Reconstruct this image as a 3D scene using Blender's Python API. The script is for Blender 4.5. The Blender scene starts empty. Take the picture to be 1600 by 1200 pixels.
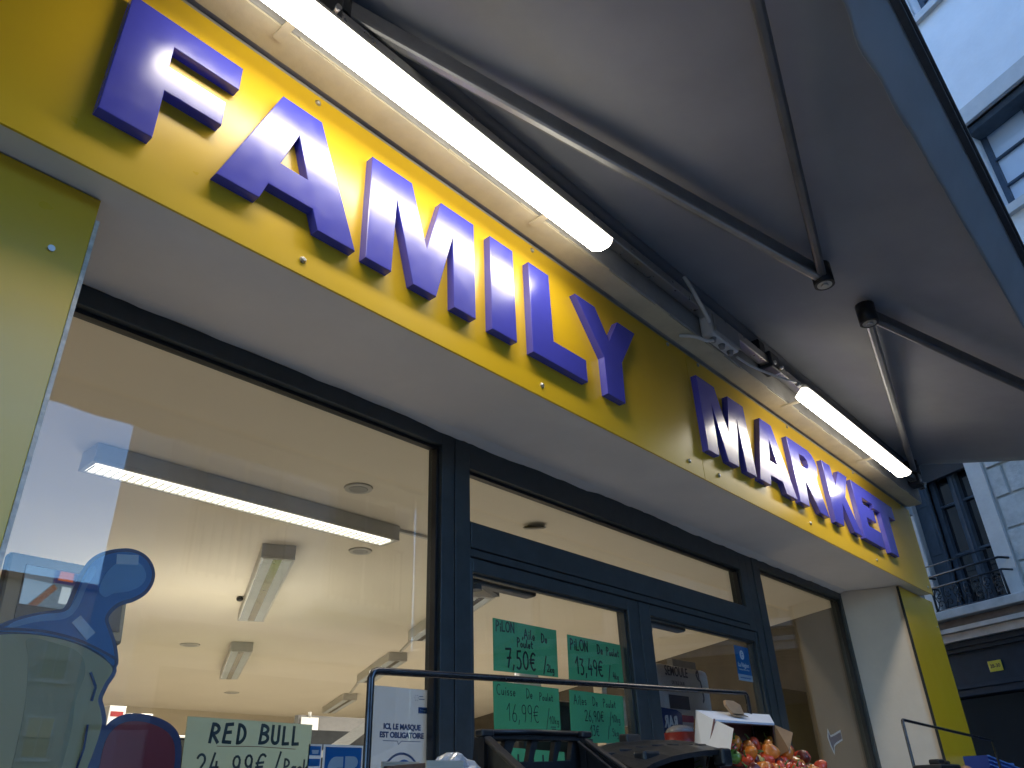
import bpy, bmesh, math, random
from mathutils import Vector, Matrix, noise
random.seed(7)
SC = bpy.context.scene
COL = SC.collection
R = math.radians

# ------------------------------------------------------------------ camera
cam_d = bpy.data.cameras.new('camera'); cam = bpy.data.objects.new('camera', cam_d); COL.objects.link(cam)
SC.camera = cam
cam_d.sensor_width = 36.0; cam_d.lens = 26.946; cam_d.clip_start = 0.05; cam_d.clip_end = 500
_r = ((0.666557, -0.74466, -0.034398), (0.335657, 0.341014, -0.878091), (0.66561, 0.573752, 0.477255))
cam.matrix_world = Matrix(((_r[0][0], -_r[1][0], -_r[2][0], 0.0),
                           (_r[0][1], -_r[1][1], -_r[2][1], -1.2),
                           (_r[0][2], -_r[1][2], -_r[2][2], 1.55),
                           (0, 0, 0, 1)))
# ------------------------------------------------------------------ dusk sky and weak sun
world = bpy.data.worlds.new('World'); SC.world = world; world.use_nodes = True
wt = world.node_tree
sky = wt.nodes.new('ShaderNodeTexSky'); sky.sky_type = 'NISHITA'; sky.sun_disc = False
SUN_EL, SUN_ROT = R(9.0), R(0.0)
sky.sun_elevation = SUN_EL; sky.sun_rotation = SUN_ROT; sky.ozone_density = 3.0; sky.air_density = 1.3; sky.dust_density = 0.4
wb = wt.nodes.new('ShaderNodeMix'); wb.data_type = 'RGBA'; wb.blend_type = 'MULTIPLY'; wb.inputs[0].default_value = 1.0
wb.inputs[7].default_value = (.84, .98, 1.32, 1)              # white balance set for the lamps: dusk sky goes blue
wt.links.new(sky.outputs[0], wb.inputs[6]); wt.links.new(wb.outputs[2], wt.nodes['Background'].inputs[0])
wt.nodes['Background'].inputs[1].default_value = 0.125
sun_d = bpy.data.lights.new('sun', 'SUN'); sun_d.energy = 0.05; sun_d.angle = R(10); sun_d.color = (1, .8, .62)
sun = bpy.data.objects.new('sun', sun_d); COL.objects.link(sun)
sun.rotation_euler = (-Vector((math.sin(SUN_ROT) * math.cos(SUN_EL), math.cos(SUN_ROT) * math.cos(SUN_EL), math.sin(SUN_EL)))).to_track_quat('-Z', 'Y').to_euler()
SC.view_settings.view_transform = 'Standard'; SC.view_settings.look = 'None'
SC.view_settings.exposure = 3.4; SC.view_settings.gamma = 1.0
SC.render.engine = 'CYCLES'
SC.cycles.use_denoising = True
SC.cycles.max_bounces = 8; SC.cycles.diffuse_bounces = 4; SC.cycles.transparent_max_bounces = 16
SC.cycles.sample_clamp_indirect = 6.0
EX = 2 ** -SC.view_settings.exposure          # lamps are given in picture brightness

# ------------------------------------------------------------------ materials
def nd(nt, t, **kw):
    n = nt.nodes.new(t)
    for k, v in kw.items(): setattr(n, k, v)
    return n
def mat(name, col, rough=.55, metal=0.0, var=.10, scale=6.0, bump=0.0, bscale=60.0, coat=0.0, rvar=.08, stretch=(1, 1, 1), emit=0.0, spec=.5, col2=None, thr=None, trans=0.0):
    m = bpy.data.materials.new(name); m.use_nodes = True; nt = m.node_tree
    p = nt.nodes['Principled BSDF']
    p.inputs['Metallic'].default_value = metal
    p.inputs['Specular IOR Level'].default_value = spec
    if coat: p.inputs['Coat Weight'].default_value = coat; p.inputs['Coat Roughness'].default_value = .08
    tc = nd(nt, 'ShaderNodeTexCoord'); mp = nd(nt, 'ShaderNodeMapping'); mp.inputs['Scale'].default_value = stretch
    nt.links.new(tc.outputs['Object'], mp.inputs[0])
    n1 = nd(nt, 'ShaderNodeTexNoise'); n1.inputs['Scale'].default_value = scale; n1.inputs['Detail'].default_value = 6; n1.inputs['Roughness'].default_value = .6
    nt.links.new(mp.outputs[0], n1.inputs['Vector'])
    cr = nd(nt, 'ShaderNodeValToRGB')
    a, b = thr or (.3, .7)
    cr.color_ramp.elements[0].position = a; cr.color_ramp.elements[1].position = b
    c2 = col2 or tuple(min(1, c * (1 + var)) for c in col)
    c1 = col if col2 else tuple(c * (1 - var) for c in col)
    cr.color_ramp.elements[0].color = (*c1, 1); cr.color_ramp.elements[1].color = (*c2, 1)
    nt.links.new(n1.outputs[0], cr.inputs[0]); nt.links.new(cr.outputs[0], p.inputs['Base Color'])
    mr = nd(nt, 'ShaderNodeMapRange'); mr.inputs['To Min'].default_value = max(0, rough - rvar); mr.inputs['To Max'].default_value = min(1, rough + rvar)
    n2 = nd(nt, 'ShaderNodeTexNoise'); n2.inputs['Scale'].default_value = scale * 3.1; n2.inputs['Detail'].default_value = 4
    nt.links.new(mp.outputs[0], n2.inputs['Vector']); nt.links.new(n2.outputs[0], mr.inputs[0]); nt.links.new(mr.outputs[0], p.inputs['Roughness'])
    if bump:
        n3 = nd(nt, 'ShaderNodeTexNoise'); n3.inputs['Scale'].default_value = bscale; n3.inputs['Detail'].default_value = 5
        nt.links.new(mp.outputs[0], n3.inputs['Vector'])
        bp = nd(nt, 'ShaderNodeBump'); bp.inputs['Strength'].default_value = bump; bp.inputs['Distance'].default_value = .01
        nt.links.new(n3.outputs[0], bp.inputs['Height']); nt.links.new(bp.outputs[0], p.inputs['Normal'])
    if emit:
        p.inputs['Emission Strength'].default_value = emit
        nt.links.new(cr.outputs[0], p.inputs['Emission Color'])
    if trans: p.inputs['Transmission Weight'].default_value = trans
    return m
def emitter(name, col, s):
    m = bpy.data.materials.new(name); m.use_nodes = True; nt = m.node_tree
    nt.nodes.remove(nt.nodes['Principled BSDF']); e = nd(nt, 'ShaderNodeEmission')
    e.inputs[0].default_value = (*col, 1); e.inputs[1].default_value = s * EX
    nt.links.new(e.outputs[0], nt.nodes['Material Output'].inputs[0]); return m
def glass_mat(name, tint=(1, 1, 1), base=.045, rough=0.0):
    m = bpy.data.materials.new(name); m.use_nodes = True; nt = m.node_tree
    nt.nodes.remove(nt.nodes['Principled BSDF'])
    lw = nd(nt, 'ShaderNodeLayerWeight'); lw.inputs[0].default_value = .5
    pw = nd(nt, 'ShaderNodeMath', operation='POWER'); pw.inputs[1].default_value = 5
    ml = nd(nt, 'ShaderNodeMath', operation='MULTIPLY_ADD'); ml.inputs[1].default_value = 1 - base; ml.inputs[2].default_value = base
    tr = nd(nt, 'ShaderNodeBsdfTransparent'); tr.inputs[0].default_value = (*tint, 1)
    gl = nd(nt, 'ShaderNodeBsdfGlossy'); gl.inputs['Roughness'].default_value = rough
    mx = nd(nt, 'ShaderNodeMixShader')
    nt.links.new(lw.outputs['Facing'], pw.inputs[0]); nt.links.new(pw.outputs[0], ml.inputs[0]); nt.links.new(ml.outputs[0], mx.inputs[0])
    nt.links.new(tr.outputs[0], mx.inputs[1]); nt.links.new(gl.outputs[0], mx.inputs[2])
    nt.links.new(mx.outputs[0], nt.nodes['Material Output'].inputs[0]); return m

M = {}
M['yellow'] = mat('yellow_sheet', (.74, .47, .015), rough=.30, var=.04, scale=2.5, bump=.015, bscale=25, rvar=.06)
M['blue'] = mat('blue_letter', (.062, .068, .50), rough=.22, var=.06, scale=9, bump=.012, bscale=160, rvar=.07, spec=.85)
M['raw_edge'] = mat('raw_edge', (.62, .60, .54), rough=.8, var=.3, scale=40, bump=.3, bscale=90)
M['soffit'] = mat('soffit_paint', (.76, .70, .63), rough=.75, var=.06, scale=3, bump=.10, bscale=30)
M['reveal'] = mat('reveal_paint', (.62, .53, .42), rough=.7, var=.07, scale=4, bump=.12, bscale=35)
M['cream'] = mat('cream_board', (.62, .56, .40), rough=.7, var=.12, scale=7, bump=.15, bscale=40)
M['plaster'] = mat('grey_plaster', (.34, .33, .31), rough=.85, var=.2, scale=5, bump=.3, bscale=30)
M['frame'] = mat('slate_blue_frame', (.036, .044, .046), rough=.45, var=.2, scale=14, bump=.05, bscale=120)
M['frame_seam'] = mat('frame_seam', (.008, .011, .015), rough=.6)
M['glass'] = glass_mat('window_glass', (.97, .985, .98), .032)
def cloth(m, k, col):
    nt = m.node_tree; p = nt.nodes['Principled BSDF']; t = nd(nt, 'ShaderNodeBsdfTranslucent'); t.inputs[0].default_value = (*col, 1)
    mx = nd(nt, 'ShaderNodeMixShader'); mx.inputs[0].default_value = k
    nt.links.new(p.outputs[0], mx.inputs[1]); nt.links.new(t.outputs[0], mx.inputs[2]); nt.links.new(mx.outputs[0], nt.nodes['Material Output'].inputs[0]); return m
M['fabric'] = cloth(mat('awning_cloth', (.37, .375, .39), rough=.9, var=.10, scale=3, bump=.12, bscale=400, spec=.15), .30, (.22, .23, .25))
M['valance'] = cloth(mat('valance_cloth', (.31, .34, .37), rough=.85, var=.12, scale=8, bump=.15, bscale=300, spec=.2), .5, (.46, .50, .54))
M['arm'] = mat('arm_metal', (.34, .345, .35), rough=.42, metal=.75, var=.12, scale=12)
M['rail_metal'] = mat('rail_metal', (.085, .085, .09), rough=.24, metal=.85, var=.3, scale=40)
M['arm_front'] = mat('arm_front_metal', (.17, .175, .185), rough=.45, metal=.7, var=.12, scale=12)
M['dark_metal'] = mat('dark_metal', (.055, .058, .062), rough=.42, metal=.5, var=.2, scale=14)
M['bright_bar'] = mat('bright_bar', (.42, .42, .41), rough=.3, metal=.9, var=.1, scale=12)
M['black_metal'] = mat('black_metal', (.020, .021, .023), rough=.36, metal=.3, var=.3, scale=25, bump=.06, bscale=150)
M['zinc'] = mat('zinc', (.55, .55, .54), rough=.35, metal=.9, var=.15, scale=20)
M['white_plastic'] = mat('white_plastic', (.62, .62, .60), rough=.45, var=.06, scale=10)
M['grey_plastic'] = mat('grey_plastic', (.30, .30, .29), rough=.5, var=.1, scale=10)
M['lamp'] = emitter('lamp_diffuser', (1, .92, .78), 31.0)
M['lamp_soft'] = emitter('lamp_shoulder', (1, .92, .78), 4.2)
M['tube'] = emitter('tube_louvre', (1, .93, .76), 2.6)
M['tube_dim'] = emitter('tube_louvre_dim', (1, .95, .82), .62)
M['ceiling'] = mat('shop_ceiling', (.74, .69, .59), rough=.8, var=.035, scale=1.1, bump=.04, bscale=12)
M['wall_in'] = mat('shop_wall', (.70, .63, .50), rough=.8, var=.05, scale=2)
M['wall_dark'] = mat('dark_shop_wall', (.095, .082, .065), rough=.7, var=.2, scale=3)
M['floor_in'] = mat('shop_floor', (.34, .31, .27), rough=.4, var=.15, scale=5)
M['fixture'] = mat('fixture_housing', (.46, .45, .42), rough=.5, var=.06, scale=9)
M['mirror'] = mat('fixture_mirror', (.16, .16, .15), rough=.25, metal=.8, var=.3)
M['louvre'] = mat('fixture_louvre', (.66, .66, .62), rough=.35, metal=.3, var=.05)
M['black_plastic'] = mat('black_plastic', (.012, .012, .014), rough=.42, var=.3, scale=30, bump=.05, bscale=200)
M['stucco'] = mat('pale_stucco', (.78, .79, .79), rough=.9, var=.05, scale=2.2, bump=.25, bscale=18)
M['stone'] = mat('dressed_stone', (.52, .52, .50), rough=.9, var=.12, scale=4, bump=.5, bscale=22)
M['rough_stone'] = mat('rough_stone', (.46, .47, .46), rough=.95, var=.2, scale=7, bump=1.0, bscale=14)
M['mortar'] = mat('mortar', (.40, .40, .38), rough=.95, var=.15, scale=9, bump=.6, bscale=30)
M['trim_stone'] = mat('trim_stone', (.56, .55, .53), rough=.85, var=.08, scale=5, bump=.3, bscale=30)
M['cornice'] = mat('cornice_stone', (.42, .42, .41), rough=.85, var=.2, scale=6, bump=.4, bscale=26)
M['brown_stone'] = mat('brown_stone', (.17, .15, .14), rough=.9, var=.2, scale=8, bump=.3, bscale=30)
M['navy_wood'] = mat('navy_wood', (.008, .022, .042), rough=.6, var=.2, scale=10, bump=.1, bscale=80, spec=.2)
M['dark_navy'] = mat('dark_navy', (.006, .010, .018), rough=.5, var=.3, scale=10)
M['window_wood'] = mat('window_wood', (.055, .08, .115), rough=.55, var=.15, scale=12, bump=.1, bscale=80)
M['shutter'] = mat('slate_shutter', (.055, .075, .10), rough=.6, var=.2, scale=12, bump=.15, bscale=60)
M['iron'] = mat('wrought_iron', (.018, .020, .024), rough=.5, metal=.4, var=.3, scale=30)
M['pane_dark'] = mat('pane_dark', (.012, .014, .018), rough=.06, var=.2, scale=2, spec=.9)
M['pane_painted_sky'] = mat('pane_painted_sky', (.74, .80, .90), rough=.04, metal=.0, var=.06, scale=1, spec=1.0, coat=1.0)  # pale blue base colour stands in for sky reflected in the panes
M['curtain'] = mat('curtain', (.30, .29, .30), rough=.9, var=.2, scale=8)
M['plate'] = mat('enamel_yellow', (.62, .50, .04), rough=.3, var=.1, scale=20)
M['plate_ink'] = mat('enamel_ink', (.12, .05, .02), rough=.4)
M['asphalt'] = mat('asphalt', (.055, .055, .058), rough=.9, var=.3, scale=30, bump=.5, bscale=150)
M['paving'] = mat('paving', (.46, .44, .41), rough=.9, var=.2, scale=8, bump=.4, bscale=60)
M['roof'] = mat('roof_tiles', (.20, .10, .07), rough=.9, var=.25, scale=12, bump=.4, bscale=40)
M['green'] = mat('green_paper', (.055, .30, .165), rough=.8, var=.05, scale=4, bump=.05, bscale=30)
M['pale_green'] = mat('pale_green_card', (.46, .54, .38), rough=.85, var=.04, scale=5, bump=.03)
M['ink'] = mat('marker_ink', (.015, .03, .03), rough=.6)
M['ink_faint'] = mat('thin_ink', (.010, .045, .040), rough=.6)
M['ink_card'] = mat('card_ink', (.03, .055, .06), rough=.6)
M['red_line'] = mat('red_pen', (.25, .17, .12), rough=.6)
M['poster'] = mat('poster_paper', (.47, .53, .60), rough=.6, var=.03, scale=3)
M['poster_edge'] = mat('poster_edge', (.36, .43, .52), rough=.5, var=.03)
M['poster_ink'] = mat('poster_ink', (.03, .075, .20), rough=.6)
M['poster_blue'] = mat('poster_blue', (.055, .16, .40), rough=.6)
M['sticker_blue'] = mat('sticker_blue', (.012, .14, .42), rough=.35, var=.05)
M['sticker_white'] = mat('sticker_white', (.52, .58, .64), rough=.45, var=.04)
M['decal_navy'] = mat('decal_navy', (.022, .036, .12), rough=.5)
M['decal_blue'] = mat('decal_blue', (.03, .17, .46), rough=.5)
M['decal_light'] = mat('decal_light', (.18, .38, .62), rough=.5)
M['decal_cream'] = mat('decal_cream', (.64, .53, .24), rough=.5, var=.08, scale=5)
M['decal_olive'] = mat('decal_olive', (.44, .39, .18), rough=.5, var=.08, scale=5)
M['decal_red'] = mat('decal_red', (.36, .05, .06), rough=.5)
M['tape'] = mat('tape', (.40, .47, .55), rough=.4)
M['screen_dark'] = mat('tv_body', (.016, .018, .016), rough=.7, spec=.2)
M['carton_white'] = mat('carton_white', (.82, .80, .79), rough=.8, var=.05, scale=10, bump=.04)
M['carton_inner'] = mat('carton_inner', (.17, .08, .065), rough=.9, var=.15, scale=14)
M['carton_brown'] = mat('carton_brown', (.36, .22, .115), rough=.9, var=.12, scale=14, bump=.08)
M['carton_print'] = mat('carton_print', (.42, .55, .24), rough=.8)
M['wood'] = mat('crate_wood', (.52, .43, .30), rough=.8, var=.2, scale=10, stretch=(1, 1, 6), bump=.2, bscale=60)
M['wood_dark'] = mat('crate_wood_dark', (.15, .09, .07), rough=.85, var=.25, scale=10, bump=.2, bscale=60)
M['bag'] = mat('clear_plastic_film', (.82, .83, .85), rough=.18, var=.04, spec=.7, trans=.55)
M['pep_red'] = mat('pepper_red', (.74, .085, .03), rough=.24, var=.25, scale=25, coat=.4)
M['pep_orange'] = mat('pepper_orange', (.86, .24, .03), rough=.26, var=.25, scale=25, coat=.4)
M['pep_green'] = mat('pepper_green', (.18, .30, .035), rough=.28, var=.3, scale=25, coat=.4)
M['pep_yellow'] = mat('pepper_yellow', (.60, .46, .10), rough=.28, var=.25, scale=25, coat=.4)
M['pep_brown'] = mat('pepper_maroon', (.16, .03, .02), rough=.3, var=.3, scale=25, coat=.3)
M['stalk'] = mat('pepper_stalk', (.13, .20, .04), rough=.6)
M['blue_crate'] = mat('blue_crate_plastic', (.010, .035, .24), rough=.4, var=.1)
M['light_blue'] = mat('light_blue_box', (.12, .26, .62), rough=.5)
M['lemon'] = mat('lemon_skin', (.62, .46, .06), rough=.45, bump=.2, bscale=120)
M['onion'] = mat('brown_onion', (.30, .16, .09), rough=.5)
M['magenta'] = mat('magenta_banner', (.32, .045, .10), rough=.7)
M['red_plastic'] = mat('red_plastic', (.34, .035, .025), rough=.35)
M['ochre'] = mat('ochre_panel', (.24, .20, .10), rough=.7, var=.08)
M['partition'] = mat('partition_grey', (.17, .165, .165), rough=.7, var=.10, scale=18, stretch=(1, 1, 2))
M['sack_print'] = mat('sack_print', (.10, .085, .10), rough=.8)
M['sack_paper'] = mat('sack_paper', (.54, .49, .47), rough=.85, var=.06)
M['white_ink'] = mat('white_ink', (.72, .74, .76), rough=.5)
M['foliage'] = mat('foliage', (.05, .07, .04), rough=.8, var=.3)

for k_, a_, g_ in (('green', .22, 1.0), ('pale_green', .25, 1.1), ('poster', .30, 1.0), ('poster_edge', .3, 1.0), ('sticker_white', .25, 1.0), ('sticker_blue', .25, 1.0), ('decal_navy', .25, 1.0), ('decal_blue', .35, 1.2), ('decal_light', .35, 1.2), ('decal_cream', .40, 1.3), ('decal_olive', .40, 1.2), ('decal_red', .35, 1.2), ('valance', .0, 1)):
    if a_:
        c_ = M[k_].node_tree.nodes['Color Ramp'].color_ramp.elements[1].color
        cloth(M[k_], a_, tuple(min(1, q * g_) for q in c_[:3]))
# ------------------------------------------------------------------ mesh helpers
class MB:
    def __init__(s): s.bm = bmesh.new()
    def box(s, x0, x1, y0, y1, z0, z1, bev=0.0, mx=None):
        r = bmesh.ops.create_cube(s.bm, size=1.0); vs = r['verts']
        for v in vs: v.co = Vector(((x0 + x1) / 2 + v.co.x * (x1 - x0), (y0 + y1) / 2 + v.co.y * (y1 - y0), (z0 + z1) / 2 + v.co.z * (z1 - z0)))
        if bev:
            es = list({e for v in vs for e in v.link_edges})
            o = bmesh.ops.bevel(s.bm, geom=es, offset=bev, segments=2, affect='EDGES', profile=.5)
            vs = list({v for f in o['faces'] for v in f.verts} | {v for v in vs if v.is_valid})
        if mx: bmesh.ops.transform(s.bm, matrix=mx, verts=[v for v in vs if v.is_valid])
        return s
    def prism(s, pts, y0, y1, holes=(), bev=0.0):
        """outline given as (x,z), extruded from y0 (front) to y1 (back)"""
        rings = []
        edges = []
        for loop in [pts] + list(holes):
            vs = [s.bm.verts.new((x, y0, z)) for x, z in loop]
            es = [s.bm.edges.new((vs[i], vs[(i + 1) % len(vs)])) for i in range(len(vs))]
            edges += es; rings.append(vs)
        if holes:
            fr = [g for g in bmesh.ops.triangle_fill(s.bm, edges=edges, use_beauty=True, use_dissolve=False, normal=(0, -1, 0))['geom'] if isinstance(g, bmesh.types.BMFace)]
        else:
            fr = [s.bm.faces.new(rings[0])]
        for f in fr:
            f.normal_update()
            if f.normal.y > 0: f.normal_flip()
        if y1 != y0:
            for vs in rings:
                n = len(vs); bk = [s.bm.verts.new((v.co.x, y1, v.co.z)) for v in vs]
                for i in range(n):
                    s.bm.faces.new((vs[i], vs[(i + 1) % n], bk[(i + 1) % n], bk[i]))
        if bev:
            fe = [e for e in edges if e.is_valid]
            bmesh.ops.recalc_face_normals(s.bm, faces=s.bm.faces[:])
            bmesh.ops.bevel(s.bm, geom=fe, offset=bev, segments=1, affect='EDGES')
        return s
    def sheet(s, quads):
        for q in quads:
            s.bm.faces.new([s.bm.verts.new(p) for p in q])
        return s
    def hexa(s, p):
        """eight corners: bottom 4 ccw, top 4 ccw"""
        v = [s.bm.verts.new(c) for c in p]
        for f in ((3, 2, 1, 0), (4, 5, 6, 7), (0, 1, 5, 4), (1, 2, 6, 5), (2, 3, 7, 6), (3, 0, 4, 7)): s.bm.faces.new([v[i] for i in f])
        return s
    def slab(s, poly, d):
        """polygon of 3-d points given thickness along vector d"""
        d = Vector(d); a = [s.bm.verts.new(p) for p in poly]; b = [s.bm.verts.new(Vector(p) + d) for p in poly]; n = len(a)
        s.bm.faces.new(a); s.bm.faces.new(b[::-1])
        for i in range(n): s.bm.faces.new((a[(i + 1) % n], a[i], b[i], b[(i + 1) % n]))
        return s
    def tube(s, pts, r, seg=10, caps=True):
        pts = [Vector(p) for p in pts]; rings = []
        rr = r if isinstance(r, (list, tuple)) else [r] * len(pts)
        up = None
        for i, p in enumerate(pts):
            t = (pts[min(i + 1, len(pts) - 1)] - pts[max(i - 1, 0)]).normalized()
            if up is None: up = Vector((0, 0, 1)) if abs(t.z) < .9 else Vector((0, 1, 0))
            a = t.cross(up).normalized(); b = a.cross(t).normalized(); up = b
            rings.append([s.bm.verts.new(p + (a * math.cos(k * 2 * math.pi / seg) + b * math.sin(k * 2 * math.pi / seg)) * rr[i]) for k in range(seg)])
        for i in range(len(rings) - 1):
            for k in range(seg):
                s.bm.faces.new((rings[i][k], rings[i][(k + 1) % seg], rings[i + 1][(k + 1) % seg], rings[i + 1][k])).smooth = True
        if caps: s.bm.faces.new(rings[0][::-1]); s.bm.faces.new(rings[-1])
        return s
    def bar(s, a, b, w, h, bev=0.0, up=(0, 0, 1)):
        """square section from a to b: w sideways, h along up"""
        a, b = Vector(a), Vector(b); t = (b - a); L = t.length; t.normalize()
        sd = t.cross(Vector(up)).normalized(); u = sd.cross(t).normalized()
        mx = Matrix((( t.x, sd.x, u.x, a.x), (t.y, sd.y, u.y, a.y), (t.z, sd.z, u.z, a.z), (0, 0, 0, 1)))
        return s.box(0, L, -w / 2, w / 2, -h / 2, h / 2, bev, mx)
    def disc(s, c, r, axis='y', seg=24, th=.004, r2=None):
        c = Vector(c); v1 = []; v2 = []
        for k in range(seg):
            a = 2 * math.pi * k / seg; x, y = math.cos(a), math.sin(a)
            d = {'y': Vector((x, 0, y)), 'z': Vector((x, y, 0)), 'x': Vector((0, x, y))}[axis]
            n = {'y': Vector((0, -1, 0)), 'z': Vector((0, 0, -1)), 'x': Vector((-1, 0, 0))}[axis]
            v1.append(s.bm.verts.new(c + d * r)); v2.append(s.bm.verts.new(c + d * (r if r2 is None else r2) + n * th))
        s.bm.faces.new(v2); s.bm.faces.new(v1[::-1])
        for k in range(seg): s.bm.faces.new((v1[k], v1[(k + 1) % seg], v2[(k + 1) % seg], v2[k])).smooth = True
        return s
    def ball(s, c, r, sc=(1, 1, 1), sub=2, nz=0.0, seed=0.0):
        vs = bmesh.ops.create_icosphere(s.bm, subdivisions=sub, radius=1.0)['verts']
        for v in vs:
            k = 1 + (nz * noise.noise(v.co * 2.2 + Vector((seed, seed * 1.7, 0))) if nz else 0)
            v.co = Vector(c) + Vector((v.co.x * sc[0], v.co.y * sc[1], v.co.z * sc[2])) * r * k
            for f in v.link_faces: f.smooth = True
        return s
    def build(s, name, m, parent=None, recalc=True):
        if recalc: bmesh.ops.recalc_face_normals(s.bm, faces=s.bm.faces[:])
        me = bpy.data.meshes.new(name); s.bm.to_mesh(me); s.bm.free()
        me.materials.append(M[m] if isinstance(m, str) else m)
        o = bpy.data.objects.new(name, me); COL.objects.link(o)
        if parent: o.parent = parent
        return o
def tag(o, label=None, cat=None, group=None, kind=None):
    if label: o['label'] = label
    if cat: o['category'] = cat
    if group: o['group'] = group
    if kind: o['kind'] = kind
    return o
def thing(name, label, cat, loc=(0, 0, 0), group=None, mx=None):
    o = bpy.data.objects.new(name, None); COL.objects.link(o); o.empty_display_size = .1
    if mx: o.matrix_world = mx
    else: o.location = loc
    return tag(o, label, cat, group)
def inv(o, p): return Vector(p) - o.location
def copy_tree(o, parent=None):
    c = o.copy(); COL.objects.link(c); c.parent = parent
    for ch in list(o.children): copy_tree(ch, c)
    return c
def text(s, size, m, parent, loc, rot=(math.pi / 2, 0, 0), bold=0.0, align='CENTER', name='lettering', sx=1.0, th=.0006, shear=0.0, mirror=False):
    cu = bpy.data.curves.new(name, 'FONT'); cu.body = s; cu.size = size; cu.align_x = align; cu.align_y = 'CENTER'; cu.offset = bold; cu.extrude = th / 2; cu.resolution_u = 4; cu.shear = shear
    o = bpy.data.objects.new(name + '_curve', cu); COL.objects.link(o)
    dg = bpy.context.evaluated_depsgraph_get(); dg.update()
    me = bpy.data.meshes.new_from_object(o.evaluated_get(dg)); me.name = name
    bpy.data.objects.remove(o)
    me.materials.clear(); me.materials.append(M[m])
    ob = bpy.data.objects.new(name, me); COL.objects.link(ob)
    ob.parent = parent; ob.location = loc; ob.rotation_euler = rot; ob.scale = (-sx if mirror else sx, 1, 1)
    return ob

# hand lettering: strokes in a unit cell, drawn as ribbons of ink
def arc(cx, cy, rx, ry, a0, a1, n=9): return [(cx + rx * math.cos(R(a0 + (a1 - a0) * i / n)), cy + ry * math.sin(R(a0 + (a1 - a0) * i / n))) for i in range(n + 1)]
G = {
 'A': (.62, [[(0, 0), (.3, 1), (.58, 0)], [(.1, .38), (.5, .38)]]), 'B': (.6, [[(.04, 0), (.12, 1)] + arc(.12, .76, .42, .24, 90, -80) + arc(.12, .27, .46, .27, 80, -90) + [(.0, 0)]]),
 'C': (.6, [arc(.34, .5, .32, .5, 55, 300, 12)]), 'D': (.6, [[(.1, 0), (.12, 1)] + arc(.1, .5, .46, .5, 90, -90, 12)]), 'E': (.55, [[(.5, 1), (.1, .96), (.0, .02), (.46, 0)], [(.06, .52), (.42, .56)]]),
 'I': (.16, [[(.08, 0), (.08, 1)]]), 'L': (.48, [[(.06, 1), (.05, 0), (.44, .02)]]), 'N': (.62, [[(.05, 0), (.06, 1), (.52, .02), (.54, 1)]]), 'O': (.64, [arc(.32, .5, .29, .48, 90, 450, 16)]),
 'P': (.52, [[(.06, -.05), (.1, 1)] + arc(.1, .74, .36, .26, 90, -95)]), 'R': (.58, [[(.0, 0), (.1, 1)] + arc(.12, .74, .38, .26, 90, -90) + [(.5, 0)]]), 'S': (.5, [arc(.27, .74, .2, .24, 50, 260) + arc(.24, .26, .22, .25, 90, -140)]),
 'T': (.56, [[(0, 1), (.56, .98)], [(.29, .98), (.28, 0)]]), 'U': (.56, [[(.05, 1)] + arc(.28, .3, .24, .3, 180, 330) + [(.5, 1)]]),
 'a': (.44, [arc(.22, .22, .17, .22, 30, 390, 12), [(.38, .45), (.37, .06), (.44, 0)]]), 'c': (.36, [arc(.2, .22, .17, .22, 50, 310)]), 'e': (.4, [[(.05, .2), (.34, .25)] + arc(.2, .23, .15, .23, 15, 320)]),
 'g': (.44, [arc(.2, .24, .16, .2, 30, 390, 12), [(.37, .46), (.36, -.2)] + arc(.2, -.2, .16, .16, 0, -140)]), 'i': (.18, [[(.1, .45), (.1, 0)], [(.1, .68), (.12, .74)]]), 'k': (.4, [[(.06, .9), (.05, 0)], [(.34, .46), (.08, .2), (.36, 0)]]),
 'l': (.22, [[(.08, .95), (.08, .08), (.18, 0)]]), 'o': (.42, [arc(.2, .22, .16, .21, 90, 450, 12)]), 'r': (.32, [[(.06, .44), (.06, 0)], arc(.2, .26, .14, .18, 180, 60)]), 's': (.34, [arc(.18, .33, .12, .11, 50, 260) + arc(.16, .11, .13, .11, 90, -140)]),
 't': (.36, [[(.16, .78), (.15, .06), (.3, 0)], [(.0, .5), (.34, .54)]]), 'u': (.44, [[(.05, .44)] + arc(.2, .16, .15, .16, 180, 330) + [(.36, .44), (.37, 0)]]), 'n': (.44, [[(.06, .44), (.06, 0)], arc(.22, .24, .15, .2, 180, 0) + [(.37, 0)]]),
 '0': (.5, [arc(.25, .5, .21, .48, 90, 450, 16)]), '1': (.34, [[(.0, .62), (.24, 1), (.24, 0)]]), '2': (.5, [arc(.24, .74, .2, .24, 160, -30) + [(.05, .02), (.46, .04)]]), '3': (.46, [[(.04, .98), (.38, .96), (.2, .6)] + arc(.2, .29, .2, .3, 80, -120)]),
 '4': (.46, [[(.2, 1), (.04, .36), (.44, .38)], [(.34, .62), (.32, 0)]]), '5': (.48, [[(.42, 1), (.12, .97), (.1, .58)] + arc(.2, .29, .22, .31, 100, -130)]), '6': (.46, [[(.34, 1), (.08, .42)] + arc(.24, .25, .19, .25, 160, -190, 14)]),
 '7': (.46, [[(.0, .96), (.42, 1), (.2, 0)], [(.12, .48), (.42, .52)]]), '9': (.46, [arc(.23, .72, .18, .26, 20, 380, 12) + [(.38, .3), (.3, 0)]]), ',': (.2, [[(.1, .08), (.04, -.16)]]),
 '/': (.34, [[(.0, -.1), (.32, 1.06)]]), '€': (.56, [arc(.34, .5, .26, .48, 55, 300, 12), [(.0, .58), (.4, .62)], [(.0, .4), (.36, .43)]]), '-': (.3, [[(.03, .4), (.27, .42)]]), ' ': (.4, []), '_': (0, []),
}
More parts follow.
